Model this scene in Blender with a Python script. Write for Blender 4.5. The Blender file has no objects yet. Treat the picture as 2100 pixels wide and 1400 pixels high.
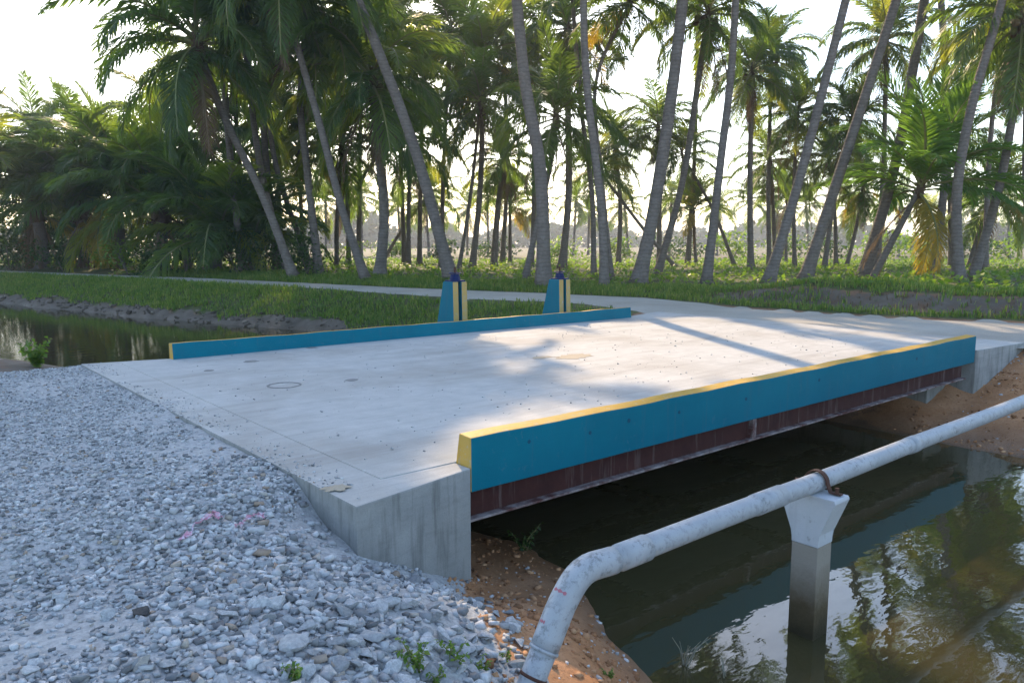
import bpy, bmesh, math, random
import numpy as np
from mathutils import Vector, Matrix, noise as mnoise
R_ = math.radians
rng = np.random.default_rng(7)
random.seed(7)
scn = bpy.context.scene
C = scn.collection

# ------------------------------------------------------------------ camera, sky, sun, exposure
F_PX, CX, CY, CAM_H = 1585.0, 1050.0, 700.0, 1.7
PITCH = math.atan(200 / 1585.0)
HEAD = R_(49.748)                      # camera heading, anticlockwise from +X (the bridge axis)
cam_d = bpy.data.cameras.new('camera')
cam_d.sensor_width = 36.0
cam_d.lens = F_PX / 2100 * 36.0
cam_d.clip_start = 0.05
cam_d.clip_end = 6000
cam = bpy.data.objects.new('camera', cam_d)
cam.location = (0, 0, CAM_H)
cam.rotation_euler = (R_(90) - PITCH, 0, HEAD - R_(90))
C.objects.link(cam)
scn.camera = cam

SUN_AZ, SUN_EL = R_(62.0), R_(29.0)    # azimuth anticlockwise from +X
world = bpy.data.worlds.new('World')
scn.world = world
world.use_nodes = True
wn = world.node_tree
wn.nodes.clear()
wo = wn.nodes.new('ShaderNodeOutputWorld')
wb = wn.nodes.new('ShaderNodeBackground')
sky = wn.nodes.new('ShaderNodeTexSky')
sky.sky_type = 'NISHITA'
sky.sun_disc = False
sky.sun_elevation = SUN_EL
sky.sun_rotation = R_(90) - SUN_AZ
sky.air_density = 1.0
sky.dust_density = 1.1
sky.ozone_density = 1.2
wb.inputs['Strength'].default_value = 0.15
wn.links.new(sky.outputs[0], wb.inputs['Color'])
wn.links.new(wb.outputs[0], wo.inputs['Surface'])

sun_d = bpy.data.lights.new('sun', 'SUN')
sun_d.energy = 2.9
sun_d.angle = R_(0.55)
sun_d.color = (1.0, 0.75, 0.48)
sun = bpy.data.objects.new('sun', sun_d)
sd = Vector((math.cos(SUN_AZ) * math.cos(SUN_EL), math.sin(SUN_AZ) * math.cos(SUN_EL), math.sin(SUN_EL)))
sun.rotation_euler = sd.to_track_quat('Z', 'Y').to_euler()
sun.location = (20, 40, 60)
C.objects.link(sun)

vs = scn.view_settings
vs.view_transform = 'Standard'
vs.look = 'None'
vs.exposure = 1.62
vs.gamma = 1.0
scn.cycles.max_bounces = 8
scn.cycles.diffuse_bounces = 3
scn.cycles.glossy_bounces = 3
scn.cycles.transmission_bounces = 4
scn.cycles.volume_bounces = 0
scn.cycles.use_denoising = True
scn.cycles.sample_clamp_indirect = 6

# ------------------------------------------------------------------ measured positions (photo pixel -> place)
FW = np.array([math.cos(HEAD), math.sin(HEAD)])
RT = np.array([math.sin(HEAD), -math.cos(HEAD)])
EYE = np.array([0, 0, CAM_H])
def ray(x, y):
    a = (x - CX) / F_PX; b = -(y - CY) / F_PX
    c, s = math.cos(PITCH), math.sin(PITCH)
    fy = c + b * s
    return np.array([FW[0] * fy + RT[0] * a, FW[1] * fy + RT[1] * a, -s + b * c])
def at(x, y, z):
    r = ray(x, y); return EYE + r * ((z - CAM_H) / r[2])
def at_v(x, y, v):
    r = ray(x, y); return EYE + r * (v / r[1])
def at_d(x, y, d):
    r = ray(x, y); return EYE + r * (d / (r[:2] @ FW))

# ------------------------------------------------------------------ object helpers
def link(o, parent=None):
    C.objects.link(o)
    if parent is not None:
        o.parent = parent
    return o
def tag(o, label=None, cat=None, group=None, kind=None):
    if label: o['label'] = label
    if cat: o['category'] = cat
    if group: o['group'] = group
    if kind: o['kind'] = kind
    return o
def empty(name, loc=(0, 0, 0)):
    o = bpy.data.objects.new(name, None)
    o.location = loc
    o.empty_display_size = 0.2
    return link(o)
def mesh_obj(name, verts, faces, mat, parent=None, smooth=False, loc=None):
    me = bpy.data.meshes.new(name)
    me.from_pydata([tuple(map(float, v)) for v in verts], [], faces)
    if mat is not None:
        for m in (mat if isinstance(mat, (list, tuple)) else [mat]):
            me.materials.append(m)
    if smooth:
        me.polygons.foreach_set('use_smooth', [True] * len(me.polygons))
    me.update()
    o = bpy.data.objects.new(name, me)
    if loc is not None: o.location = loc
    return link(o, parent)
def np_mesh(name, V, Fc, mat, smooth=False):
    """V (n,3), Fc (m,k) integer faces of equal size"""
    me = bpy.data.meshes.new(name)
    V = np.ascontiguousarray(V, np.float32); Fc = np.ascontiguousarray(Fc, np.int32)
    m, k = Fc.shape
    me.vertices.add(len(V)); me.vertices.foreach_set('co', V.ravel())
    me.loops.add(m * k); me.loops.foreach_set('vertex_index', Fc.ravel())
    me.polygons.add(m)
    me.polygons.foreach_set('loop_start', np.arange(m, dtype=np.int32) * k)
    me.polygons.foreach_set('loop_total', np.full(m, k, np.int32))
    if smooth: me.polygons.foreach_set('use_smooth', np.ones(m, bool))
    me.materials.append(mat)
    me.update(calc_edges=True)
    return me
def bm_obj(name, bm, mat, parent=None, smooth=False, bevel=0.0, loc=None):
    if bevel > 0:
        bmesh.ops.bevel(bm, geom=[e for e in bm.edges], offset=bevel, segments=2, affect='EDGES', profile=0.6)
    bmesh.ops.recalc_face_normals(bm, faces=bm.faces)
    me = bpy.data.meshes.new(name)
    bm.to_mesh(me); bm.free()
    for m in (mat if isinstance(mat, (list, tuple)) else [mat]):
        me.materials.append(m)
    if smooth:
        me.polygons.foreach_set('use_smooth', [True] * len(me.polygons))
    o = bpy.data.objects.new(name, me)
    if loc is not None: o.location = loc
    return link(o, parent)
def bm_box(bm, x0, x1, y0, y1, z0, z1):
    vs_ = [bm.verts.new(p) for p in ((x0, y0, z0), (x1, y0, z0), (x1, y1, z0), (x0, y1, z0), (x0, y0, z1), (x1, y0, z1), (x1, y1, z1), (x0, y1, z1))]
    for f in ((0, 3, 2, 1), (4, 5, 6, 7), (0, 1, 5, 4), (1, 2, 6, 5), (2, 3, 7, 6), (3, 0, 4, 7)):
        bm.faces.new([vs_[i] for i in f])
    return bm
def bm_prism(bm, poly, z0, z1, top=None):
    """plan polygon poly extruded z0..z1; top = other polygon (same count) for a taper"""
    n = len(poly); top = top or poly
    a = [bm.verts.new((p[0], p[1], z0)) for p in poly]
    b = [bm.verts.new((p[0], p[1], z1)) for p in top]
    bm.faces.new(a[::-1]); bm.faces.new(b)
    for i in range(n):
        bm.faces.new((a[i], a[(i + 1) % n], b[(i + 1) % n], b[i]))
    return bm
def frames(pts):
    pts = [Vector(p) for p in pts]
    T = []
    for i in range(len(pts)):
        a = pts[max(i - 1, 0)]; b = pts[min(i + 1, len(pts) - 1)]
        T.append((b - a).normalized())
    n = T[0].orthogonal().normalized()
    out = []
    for t in T:
        n = (n - t * n.dot(t)).normalized()
        out.append((t, n, t.cross(n)))
    return pts, out
def tube(pts, radii, seg=10, cap=True):
    pts, fr = frames(pts)
    V, Fc = [], []
    for p, (t, n, b), r in zip(pts, fr, radii):
        for k in range(seg):
            a = 2 * math.pi * k / seg
            V.append(p + (n * math.cos(a) + b * math.sin(a)) * r)
    for i in range(len(pts) - 1):
        for k in range(seg):
            k2 = (k + 1) % seg
            Fc.append((i * seg + k, i * seg + k2, (i + 1) * seg + k2, (i + 1) * seg + k))
    if cap:
        Fc.append(tuple(range(seg))[::-1]); Fc.append(tuple((len(pts) - 1) * seg + k for k in range(seg)))
    return V, Fc
def smooth_path(ctrl, n):
    P = [Vector(c) for c in ctrl]
    P = [P[0] * 2 - P[1]] + P + [P[-1] * 2 - P[-2]]
    out = []
    segs = len(P) - 3
    for j in range(n + 1):
        s = j / n * segs; i = min(int(s), segs - 1); t = s - i
        p0, p1, p2, p3 = P[i:i + 4]
        out.append(0.5 * ((2 * p1) + (p2 - p0) * t + (2 * p0 - 5 * p1 + 4 * p2 - p3) * t * t + (3 * p1 - p0 - 3 * p2 + p3) * t ** 3))
    return out

# ------------------------------------------------------------------ materials
class NT:
    def __init__(self, name):
        self.m = bpy.data.materials.new(name); self.m.use_nodes = True
        self.t = self.m.node_tree; self.n = self.t.nodes
        self.bsdf = self.n['Principled BSDF']; self.out = self.n['Material Output']
    def new(self, kind, **kw):
        nd = self.n.new(kind)
        for k, v in kw.items():
            if hasattr(nd, k): setattr(nd, k, v)
        return nd
    def lk(self, a, b): self.t.links.new(a, b)
    def coord(self, which='Object'):
        return self.new('ShaderNodeTexCoord').outputs[which]
    def pos(self): return self.new('ShaderNodeNewGeometry').outputs['Position']
    def mapping(self, src, scale=(1, 1, 1), rot=(0, 0, 0)):
        mp = self.new('ShaderNodeMapping'); self.lk(src, mp.inputs['Vector'])
        mp.inputs['Scale'].default_value = scale; mp.inputs['Rotation'].default_value = rot
        return mp.outputs[0]
    def noise(self, src, scale, detail=4, rough=0.55, dist=0.0):
        nd = self.new('ShaderNodeTexNoise'); self.lk(src, nd.inputs['Vector'])
        nd.inputs['Scale'].default_value = scale; nd.inputs['Detail'].default_value = detail
        nd.inputs['Roughness'].default_value = rough; nd.inputs['Distortion'].default_value = dist
        return nd.outputs['Fac']
    def ramp(self, fac, stops, interp='LINEAR'):
        nd = self.new('ShaderNodeValToRGB'); self.lk(fac, nd.inputs['Fac'])
        cr = nd.color_ramp; cr.interpolation = interp
        while len(cr.elements) < len(stops): cr.elements.new(0.5)
        for e, (p, c) in zip(cr.elements, stops):
            e.position = p
            e.color = (c, c, c, 1) if isinstance(c, (int, float)) else (*c, 1)
        return nd.outputs['Color']
    def mix(self, fac, a, b, blend='MIX'):
        nd = self.new('ShaderNodeMix', data_type='RGBA', blend_type=blend)
        for s, v in (('Factor', fac), ('A', a), ('B', b)):
            i = {'Factor': 0, 'A': 6, 'B': 7}[s]
            if isinstance(v, (int, float)): nd.inputs[i].default_value = v if i == 0 else (v, v, v, 1)
            elif isinstance(v, tuple): nd.inputs[i].default_value = (*v, 1)
            else: self.lk(v, nd.inputs[i])
        return nd.outputs[2]
    def math(self, op, a, b=0.0, clamp=False):
        nd = self.new('ShaderNodeMath', operation=op, use_clamp=clamp)
        for i, v in enumerate((a, b)):
            if isinstance(v, (int, float)): nd.inputs[i].default_value = v
            else: self.lk(v, nd.inputs[i])
        return nd.outputs[0]
    def bump(self, h, strength=0.4, dist=0.02, normal=None):
        nd = self.new('ShaderNodeBump'); self.lk(h, nd.inputs['Height'])
        nd.inputs['Strength'].default_value = strength; nd.inputs['Distance'].default_value = dist
        if normal is not None: self.lk(normal, nd.inputs['Normal'])
        return nd.outputs[0]
    def done(self, col=None, rough=0.8, normal=None, spec=0.3, metal=0.0):
        b = self.bsdf
        if col is not None:
            if isinstance(col, tuple): b.inputs['Base Color'].default_value = (*col, 1)
            else: self.lk(col, b.inputs['Base Color'])
        if isinstance(rough, (int, float)): b.inputs['Roughness'].default_value = rough
        else: self.lk(rough, b.inputs['Roughness'])
        if normal is not None: self.lk(normal, b.inputs['Normal'])
        b.inputs['Specular IOR Level'].default_value = spec
        b.inputs['Metallic'].default_value = metal
        return self.m
def attr(nt, name):
    nd = nt.new('ShaderNodeAttribute'); nd.attribute_name = name
    return nd.outputs['Fac']

M = {}
def mk_concrete(name, c0, c1, stain, form=False):
    t = NT(name); p = t.pos()
    big = t.noise(p, 0.55, 5, 0.6, 0.4); mid = t.noise(p, 4.0, 6, 0.65); fine = t.noise(p, 60, 4, 0.7)
    col = t.mix(t.ramp(mid, [(0.3, 0.0), (0.7, 1.0)]), c0, c1)
    col = t.mix(t.ramp(big, [(0.46, 0.0), (0.70, 0.8)]), col, stain)
    trk = t.noise(t.mapping(p, (0.25, 1.6, 1.0)), 1.3, 5, 0.62, 0.3)
    col = t.mix(t.ramp(trk, [(0.52, 0.0), (0.70, 0.5)]), col, tuple(0.8 * a for a in stain))
    col = t.mix(t.ramp(fine, [(0.3, 0.25), (0.5, 0.0)]), col, tuple(0.55 * a for a in c0))
    streak = t.noise(t.mapping(p, (0.5, 9, 9)), 2.2, 4, 0.6)
    col = t.mix(t.ramp(streak, [(0.5, 0.0), (0.8, 0.35)]), col, tuple(0.75 * a for a in stain))
    h = t.math('ADD', t.math('MULTIPLY', fine, 0.5), t.math('MULTIPLY', streak, 0.8))
    if form:
        st = t.noise(t.mapping(p, (7, 7, 0.7)), 1.6, 5, 0.65)
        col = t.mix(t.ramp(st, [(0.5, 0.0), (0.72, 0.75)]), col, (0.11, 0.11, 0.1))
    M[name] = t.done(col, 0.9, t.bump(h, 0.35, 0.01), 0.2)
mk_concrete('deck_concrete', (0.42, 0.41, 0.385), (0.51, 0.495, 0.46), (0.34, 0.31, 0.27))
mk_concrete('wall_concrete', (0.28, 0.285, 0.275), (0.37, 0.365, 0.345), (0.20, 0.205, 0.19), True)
def mk_paint(name, col, wear, edge, amount=0.62, rough=0.55, chip=(0.36, 0.36, 0.34)):
    t = NT(name); p = t.pos()
    a = t.noise(p, 1.2, 4, 0.6); b = t.noise(p, 14, 6, 0.7); f = t.noise(p, 90, 3, 0.6)
    brush = t.noise(t.mapping(p, (1.0, 10, 14)), 2.5, 4, 0.6)
    drip = t.noise(t.mapping(p, (7, 7, 0.5)), 2.0, 5, 0.65); ch = t.noise(p, 9.0, 8, 0.75, 0.6); patch = t.noise(p, 0.9, 3, 0.6)
    c = t.mix(t.ramp(a, [(0.35, 0.0), (0.7, 1.0)]), col, wear)
    c = t.mix(t.ramp(brush, [(0.45, 0.0), (0.75, 0.35)]), c, wear)
    c = t.mix(t.ramp(b, [(amount, 0.0), (amount + 0.07, 0.8)]), c, edge)
    c = t.mix(t.ramp(drip, [(0.56, 0.0), (0.78, 0.45)]), c, tuple(.55 * x + .05 for x in col))
    chm = t.math('MULTIPLY', t.ramp(ch, [(0.60, 0.0), (0.63, 1.0)]), t.ramp(patch, [(0.48, 0.0), (0.62, 0.85)]))
    c = t.mix(chm, c, chip)
    M[name] = t.done(c, rough, t.bump(t.math('ADD', t.math('ADD', f, brush), t.math('MULTIPLY', chm, -1.5)), 0.3, 0.006), 0.1)
mk_paint('teal_paint', (0.0015, 0.128, 0.185), (0.002, 0.15, 0.212), (0.010, 0.085, 0.115), 0.68, 0.55, (0.05, 0.15, 0.19))
mk_paint('yellow_paint', (0.47, 0.27, 0.035), (0.52, 0.34, 0.09), (0.42, 0.35, 0.22), 0.57)
mk_paint('post_yellow', (0.40, 0.28, 0.085), (0.44, 0.33, 0.14), (0.33, 0.29, 0.20), 0.54)
mk_paint('white_pier_paint', (0.44, 0.455, 0.47), (0.52, 0.535, 0.545), (0.28, 0.28, 0.275), 0.62)
mk_paint('gate_blue', (0.012, 0.022, 0.09), (0.02, 0.03, 0.08), (0.06, 0.03, 0.02), 0.64, 0.5)

t = NT('red_steel'); p = t.pos()
dr = t.noise(t.mapping(p, (9, 9, 0.6)), 1.5, 5, 0.7); n1 = t.noise(p, 5, 6, 0.7)
c = t.mix(t.ramp(n1, [(0.35, 0.0), (0.7, 1.0)]), (0.036, 0.009, 0.008), (0.062, 0.018, 0.014))
c = t.mix(t.ramp(dr, [(0.55, 0.0), (0.78, 0.7)]), c, (0.22, 0.18, 0.165))
M['red_steel'] = t.done(c, 0.75, t.bump(n1, 0.3, 0.01))
t = NT('dusty_flange'); p = t.pos()
n1 = t.noise(p, 6, 6, 0.7)
c = t.mix(t.ramp(n1, [(0.4, 0.0), (0.62, 1.0)]), (0.09, 0.035, 0.03), (0.30, 0.26, 0.25))
M['dusty_flange'] = t.done(c, 0.85, t.bump(n1, 0.4, 0.01))

t = NT('wet_column'); p = t.pos()
sx = t.new('ShaderNodeSeparateXYZ'); t.lk(p, sx.inputs[0])
n1 = t.noise(p, 9, 6, 0.7); n2 = t.noise(p, 40, 4, 0.6)
z = t.math('ADD', sx.outputs['Z'], t.math('MULTIPLY', n1, 0.3))
c = t.ramp(t.math('MULTIPLY', t.math('ADD', z, 1.15), 1.4), [(0.25, (0.035, 0.028, 0.012)), (0.5, (0.085, 0.062, 0.03)), (0.72, (0.17, 0.14, 0.10)), (1.0, (0.27, 0.24, 0.195))])
M['wet_column'] = t.done(c, 0.7, t.bump(n2, 0.4, 0.01))

t = NT('grey_pipe'); p = t.pos()
n1 = t.noise(p, 3, 5, 0.65); n2 = t.noise(p, 22, 6, 0.75); n3 = t.noise(t.mapping(p, (1, 6, 6)), 7, 5, 0.7)
c = t.mix(t.ramp(n1, [(0.3, 0.0), (0.7, 1.0)]), (0.30, 0.315, 0.33), (0.40, 0.41, 0.42))
c = t.mix(t.math('MULTIPLY', t.ramp(n2, [(0.50, 0.0), (0.62, 0.85)]), t.ramp(n1, [(0.38, 0.1), (0.62, 1.0)])), c, (0.12, 0.12, 0.115))
c = t.mix(t.ramp(n3, [(0.62, 0.0), (0.74, 0.6)]), c, (0.36, 0.30, 0.22))
M['grey_pipe'] = t.done(c, 0.5, t.bump(n2, 0.2, 0.005), 0.4)
t = NT('rust'); n1 = t.noise(t.pos(), 30, 5, 0.7)
M['rust'] = t.done(t.mix(n1, (0.035, 0.018, 0.014), (0.12, 0.05, 0.03)), 0.8, t.bump(n1, 0.5, 0.005))
t = NT('slot_black'); n1 = t.noise(t.pos(), 20, 4)
M['slot_black'] = t.done(t.mix(n1, (0.010, 0.018, 0.014), (0.025, 0.035, 0.028)), 0.7)
t = NT('tie_hole_dark'); n1 = t.noise(t.pos(), 60, 4)
M['tie_hole_dark'] = t.done(t.mix(n1, (0.004, 0.05, 0.09), (0.01, 0.08, 0.13)), 0.8)
t = NT('stain_brown'); n1 = t.noise(t.pos(), 14, 5, 0.7)
M['stain_brown'] = t.done(t.mix(n1, (0.30, 0.24, 0.16), (0.46, 0.40, 0.31)), 0.95)
t = NT('stain_grey'); n1 = t.noise(t.pos(), 30, 5, 0.7)
M['stain_grey'] = t.done(t.mix(n1, (0.15, 0.14, 0.13), (0.33, 0.32, 0.30)), 0.95)

def leaf_mat(name, stops, trans, tcol, rand='object', rough=0.5):
    t = NT(name)
    if rand == 'object': r = t.new('ShaderNodeObjectInfo').outputs['Random']
    else: r = t.new('ShaderNodeNewGeometry').outputs['Random Per Island']
    g = t.noise(t.pos(), 0.7, 3, 0.6)
    f = t.math('ADD', t.math('MULTIPLY', r, 0.7), t.math('MULTIPLY', g, 0.4))
    col = t.ramp(f, stops)
    t.lk(col, t.bsdf.inputs['Base Color'])
    t.bsdf.inputs['Roughness'].default_value = rough
    t.bsdf.inputs['Specular IOR Level'].default_value = 0.4
    tr = t.new('ShaderNodeBsdfTranslucent')
    t.lk(t.mix(1.0, col, tcol, 'MULTIPLY'), tr.inputs['Color'])
    ms = t.new('ShaderNodeMixShader'); ms.inputs[0].default_value = trans
    t.lk(t.bsdf.outputs[0], ms.inputs[1]); t.lk(tr.outputs[0], ms.inputs[2]); t.lk(ms.outputs[0], t.out.inputs['Surface'])
    M[name] = t.m
leaf_mat('frond_green', [(0.0, (0.038, 0.070, 0.030)), (0.5, (0.052, 0.095, 0.032)), (0.8, (0.085, 0.130, 0.034)), (1.0, (0.16, 0.17, 0.035))], 0.5, (4.2, 3.6, 1.2))
leaf_mat('frond_young', [(0.0, (0.055, 0.125, 0.030)), (1.0, (0.10, 0.19, 0.040))], 0.45, (2.3, 2.2, 1.0))
leaf_mat('frond_yellow', [(0.0, (0.16, 0.15, 0.03)), (1.0, (0.34, 0.26, 0.03))], 0.45, (2.0, 1.7, 0.9))
leaf_mat('frond_dead', [(0.0, (0.09, 0.06, 0.035)), (1.0, (0.20, 0.14, 0.08))], 0.2, (1.6, 1.4, 1.0), rough=0.85)
leaf_mat('grass_blade', [(0.0, (0.045, 0.098, 0.024)), (0.5, (0.09, 0.165, 0.034)), (0.8, (0.17, 0.22, 0.055)), (1.0, (0.30, 0.27, 0.11))], 0.45, (2.3, 2.2, 1.0), 'island', 0.6)
leaf_mat('weed_leaf', [(0.0, (0.060, 0.125, 0.022)), (0.6, (0.105, 0.190, 0.030)), (1.0, (0.20, 0.25, 0.05))], 0.45, (2.2, 2.1, 0.9), 'island', 0.55)
leaf_mat('shrub_leaf', [(0.0, (0.020, 0.045, 0.016)), (0.7, (0.040, 0.085, 0.022)), (1.0, (0.075, 0.13, 0.03))], 0.35, (2.2, 2.1, 0.9), 'island', 0.5)
leaf_mat('far_leaf', [(0.0, (0.045, 0.065, 0.040)), (1.0, (0.075, 0.095, 0.055))], 0.2, (1.5, 1.5, 1.0), 'island', 0.8)
t = NT('rachis'); r = t.new('ShaderNodeObjectInfo').outputs['Random']
M['rachis'] = t.done(t.ramp(r, [(0, (0.13, 0.15, 0.05)), (1, (0.24, 0.22, 0.08))]), 0.55)
t = NT('rachis_dead'); M['rachis_dead'] = t.done(t.mix(t.noise(t.coord(), 20), (0.16, 0.11, 0.07), (0.26, 0.19, 0.12)), 0.85)

t = NT('palm_bark'); o = t.coord()
sx = t.new('ShaderNodeSeparateXYZ'); t.lk(o, sx.inputs[0])
warp = t.noise(o, 1.6, 4, 0.6)
ring = t.new('ShaderNodeTexWave', wave_type='BANDS', bands_direction='Z'); t.lk(o, ring.inputs['Vector'])
ring.inputs['Scale'].default_value = 2.2; ring.inputs['Distortion'].default_value = 5.0; ring.inputs['Detail'].default_value = 3; ring.inputs['Detail Scale'].default_value = 2.0
n1 = t.noise(o, 3.0, 6, 0.7); n2 = t.noise(t.mapping(o, (8, 8, 1.5)), 2, 5, 0.7); rnd = t.new('ShaderNodeObjectInfo').outputs['Random']
c = t.mix(t.ramp(n1, [(0.3, 0.0), (0.7, 1.0)]), (0.125, 0.105, 0.09), (0.22, 0.19, 0.165))
c = t.mix(t.ramp(ring.outputs['Fac'], [(0.0, 0.4), (0.3, 0.0)]), c, (0.085, 0.07, 0.06))
c = t.mix(t.ramp(n2, [(0.55, 0.0), (0.8, 0.55)]), c, (0.28, 0.265, 0.24))
c = t.mix(t.math('MULTIPLY', rnd, 0.35), c, (0.12, 0.10, 0.085))
h = t.math('ADD', t.math('MULTIPLY', ring.outputs['Fac'], 0.7), n2)
M['palm_bark'] = t.done(c, 0.92, t.bump(h, 0.45, 0.04), 0.15)
t = NT('crown_fibre'); n1 = t.noise(t.mapping(t.coord(), (6, 6, 1)), 3, 5, 0.7)
M['crown_fibre'] = t.done(t.mix(n1, (0.055, 0.036, 0.022), (0.17, 0.12, 0.075)), 0.95, t.bump(n1, 0.8, 0.04), 0.1)
t = NT('coconut_husk'); r = t.new('ShaderNodeObjectInfo').outputs['Random']
M['coconut_husk'] = t.done(t.ramp(r, [(0, (0.07, 0.04, 0.02)), (0.55, (0.15, 0.085, 0.035)), (1, (0.12, 0.15, 0.03))]), 0.6)

# ground, stones, road, water
t = NT('ground_mat'); p = t.pos()
nb = t.noise(p, 0.35, 5, 0.6); nm = t.noise(p, 2.2, 6, 0.65); nf = t.noise(p, 28, 5, 0.7); nff = t.noise(p, 110, 3, 0.7)
soil = t.mix(t.ramp(nm, [(0.3, 0.0), (0.7, 1.0)]), (0.19, 0.105, 0.06), (0.33, 0.19, 0.115))
soil = t.mix(t.ramp(nf, [(0.35, 0.4), (0.55, 0.0)]), soil, (0.10, 0.06, 0.04))
red = t.mix(t.ramp(nm, [(0.35, 0.0), (0.65, 1.0)]), (0.38, 0.175, 0.072), (0.50, 0.27, 0.14))
red = t.mix(t.ramp(nf, [(0.3, 0.5), (0.5, 0.0)]), red, (0.16, 0.075, 0.04))
mud = t.mix(t.ramp(nm, [(0.3, 0.0), (0.7, 1.0)]), (0.085, 0.068, 0.05), (0.17, 0.14, 0.11))
grs = t.mix(t.ramp(nm, [(0.3, 0.0), (0.7, 1.0)]), (0.05, 0.065, 0.022), (0.11, 0.12, 0.04))
grs = t.mix(t.ramp(nb, [(0.5, 0.0), (0.7, 0.6)]), grs, (0.17, 0.13, 0.07))
fld = t.mix(t.ramp(nb, [(0.3, 0.0), (0.7, 1.0)]), (0.09, 0.085, 0.045), (0.16, 0.13, 0.075))
gv = t.mix(t.ramp(nf, [(0.3, 0.0), (0.6, 1.0)]), (0.25, 0.25, 0.25), (0.48, 0.48, 0.47))
gv = t.mix(t.ramp(nm, [(0.5, 0.0), (0.75, 0.7)]), gv, (0.46, 0.46, 0.44))
jit = t.math('MULTIPLY', t.math('SUBTRACT', nf, 0.5), 0.5)
jit2 = t.math('MULTIPLY', t.math('SUBTRACT', nm, 0.5), 0.9)
def zone(name):
    a = t.math('ADD', t.math('ADD', attr(t, name), jit), jit2)
    return t.ramp(a, [(0.42, 0.0), (0.58, 1.0)])
c = t.mix(zone('grass'), soil, grs)
c = t.mix(zone('field'), c, fld)
c = t.mix(zone('mud'), c, mud)
c = t.mix(zone('redsoil'), c, red)
c = t.mix(zone('gravel'), c, gv)
h = t.math('ADD', t.math('MULTIPLY', nf, 1.0), t.math('MULTIPLY', nff, 0.35))
wet = t.ramp(attr(t, 'wet'), [(0.0, 0.95), (1.0, 0.35)])
c = t.mix(t.math('MULTIPLY', attr(t, 'wet'), 0.6), c, (0.05, 0.035, 0.02))
M['ground'] = t.done(c, wet, t.bump(h, 0.6, 0.03), 0.25)

t = NT('road_mat'); p = t.pos()
nb = t.noise(p, 0.5, 5, 0.6); nm = t.noise(p, 4, 6, 0.7); nf = t.noise(p, 45, 5, 0.75)
c = t.mix(t.ramp(nb, [(0.3, 0.0), (0.7, 1.0)]), (0.37, 0.335, 0.28), (0.47, 0.435, 0.375))
c = t.mix(t.ramp(nm, [(0.5, 0.0), (0.75, 0.6)]), c, (0.33, 0.315, 0.29))
c = t.mix(t.ramp(nf, [(0.3, 0.5), (0.5, 0.0)]), c, (0.20, 0.185, 0.165))
M['road'] = t.done(c, 0.95, t.bump(t.math('ADD', nf, nm), 0.6, 0.03), 0.15)

t = NT('stone_mat'); g = t.new('ShaderNodeNewGeometry').outputs['Random Per Island']; n1 = t.noise(t.pos(), 40, 4, 0.7)
c = t.ramp(g, [(0.0, (0.13, 0.132, 0.132)), (0.22, (0.32, 0.323, 0.322)), (0.6, (0.46, 0.463, 0.46)), (0.9, (0.62, 0.62, 0.61)), (0.97, (0.42, 0.38, 0.32)), (1.0, (0.33, 0.24, 0.17))])
c = t.mix(t.ramp(n1, [(0.35, 0.35), (0.55, 0.0)]), c, (0.17, 0.175, 0.18))
M['stone'] = t.done(c, 0.92, t.bump(n1, 0.4, 0.006), 0.2)
t = NT('single_stone_mat'); g = t.new('ShaderNodeObjectInfo').outputs['Random']; n1 = t.noise(t.coord(), 3.0, 5, 0.7)
c = t.ramp(g, [(0.0, (0.24, 0.245, 0.245)), (0.3, (0.40, 0.405, 0.405)), (0.7, (0.52, 0.525, 0.52)), (0.93, (0.62, 0.62, 0.61)), (1.0, (0.40, 0.35, 0.28))])
c = t.mix(t.ramp(n1, [(0.38, 0.5), (0.6, 0.0)]), c, (0.19, 0.195, 0.20))
M['single_stone'] = t.done(c, 0.92, t.bump(n1, 0.5, 0.05), 0.2)
t = NT('dark_stone_mat'); n1 = t.noise(t.coord(), 3.0, 5, 0.7)
M['dark_stone'] = t.done(t.mix(n1, (0.03, 0.03, 0.032), (0.10, 0.095, 0.09)), 0.9, t.bump(n1, 0.5, 0.05))

t = NT('water_mat'); p = t.pos()
w1 = t.noise(t.mapping(p, (1.0, 2.2, 1)), 1.6, 3, 0.5); w2 = t.noise(t.mapping(p, (1, 1.6, 1)), 7.0, 3, 0.5)
h = t.math('ADD', t.math('MULTIPLY', w1, 1.0), t.math('MULTIPLY', w2, 0.16))
nb = t.noise(p, 0.3, 4)
c = t.mix(nb, (0.040, 0.036, 0.015), (0.058, 0.048, 0.020))
m = t.done(c, 0.02, t.bump(h, 0.055, 0.08), 0.5)
t.bsdf.inputs['IOR'].default_value = 1.62
M['water'] = m
t = NT('tape_mat'); g = t.pos(); n1 = t.noise(g, 14, 3, 0.6)
c = t.ramp(n1, [(0.40, (0.58, 0.56, 0.60)), (0.5, (0.55, 0.22, 0.30)), (0.6, (0.60, 0.50, 0.58))], 'LINEAR')
M['tape'] = t.done(c, 0.5)
t = NT('dry_twig'); M['twig'] = t.done(t.mix(t.noise(t.coord(), 20), (0.20, 0.19, 0.14), (0.32, 0.31, 0.25)), 0.9)

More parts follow.
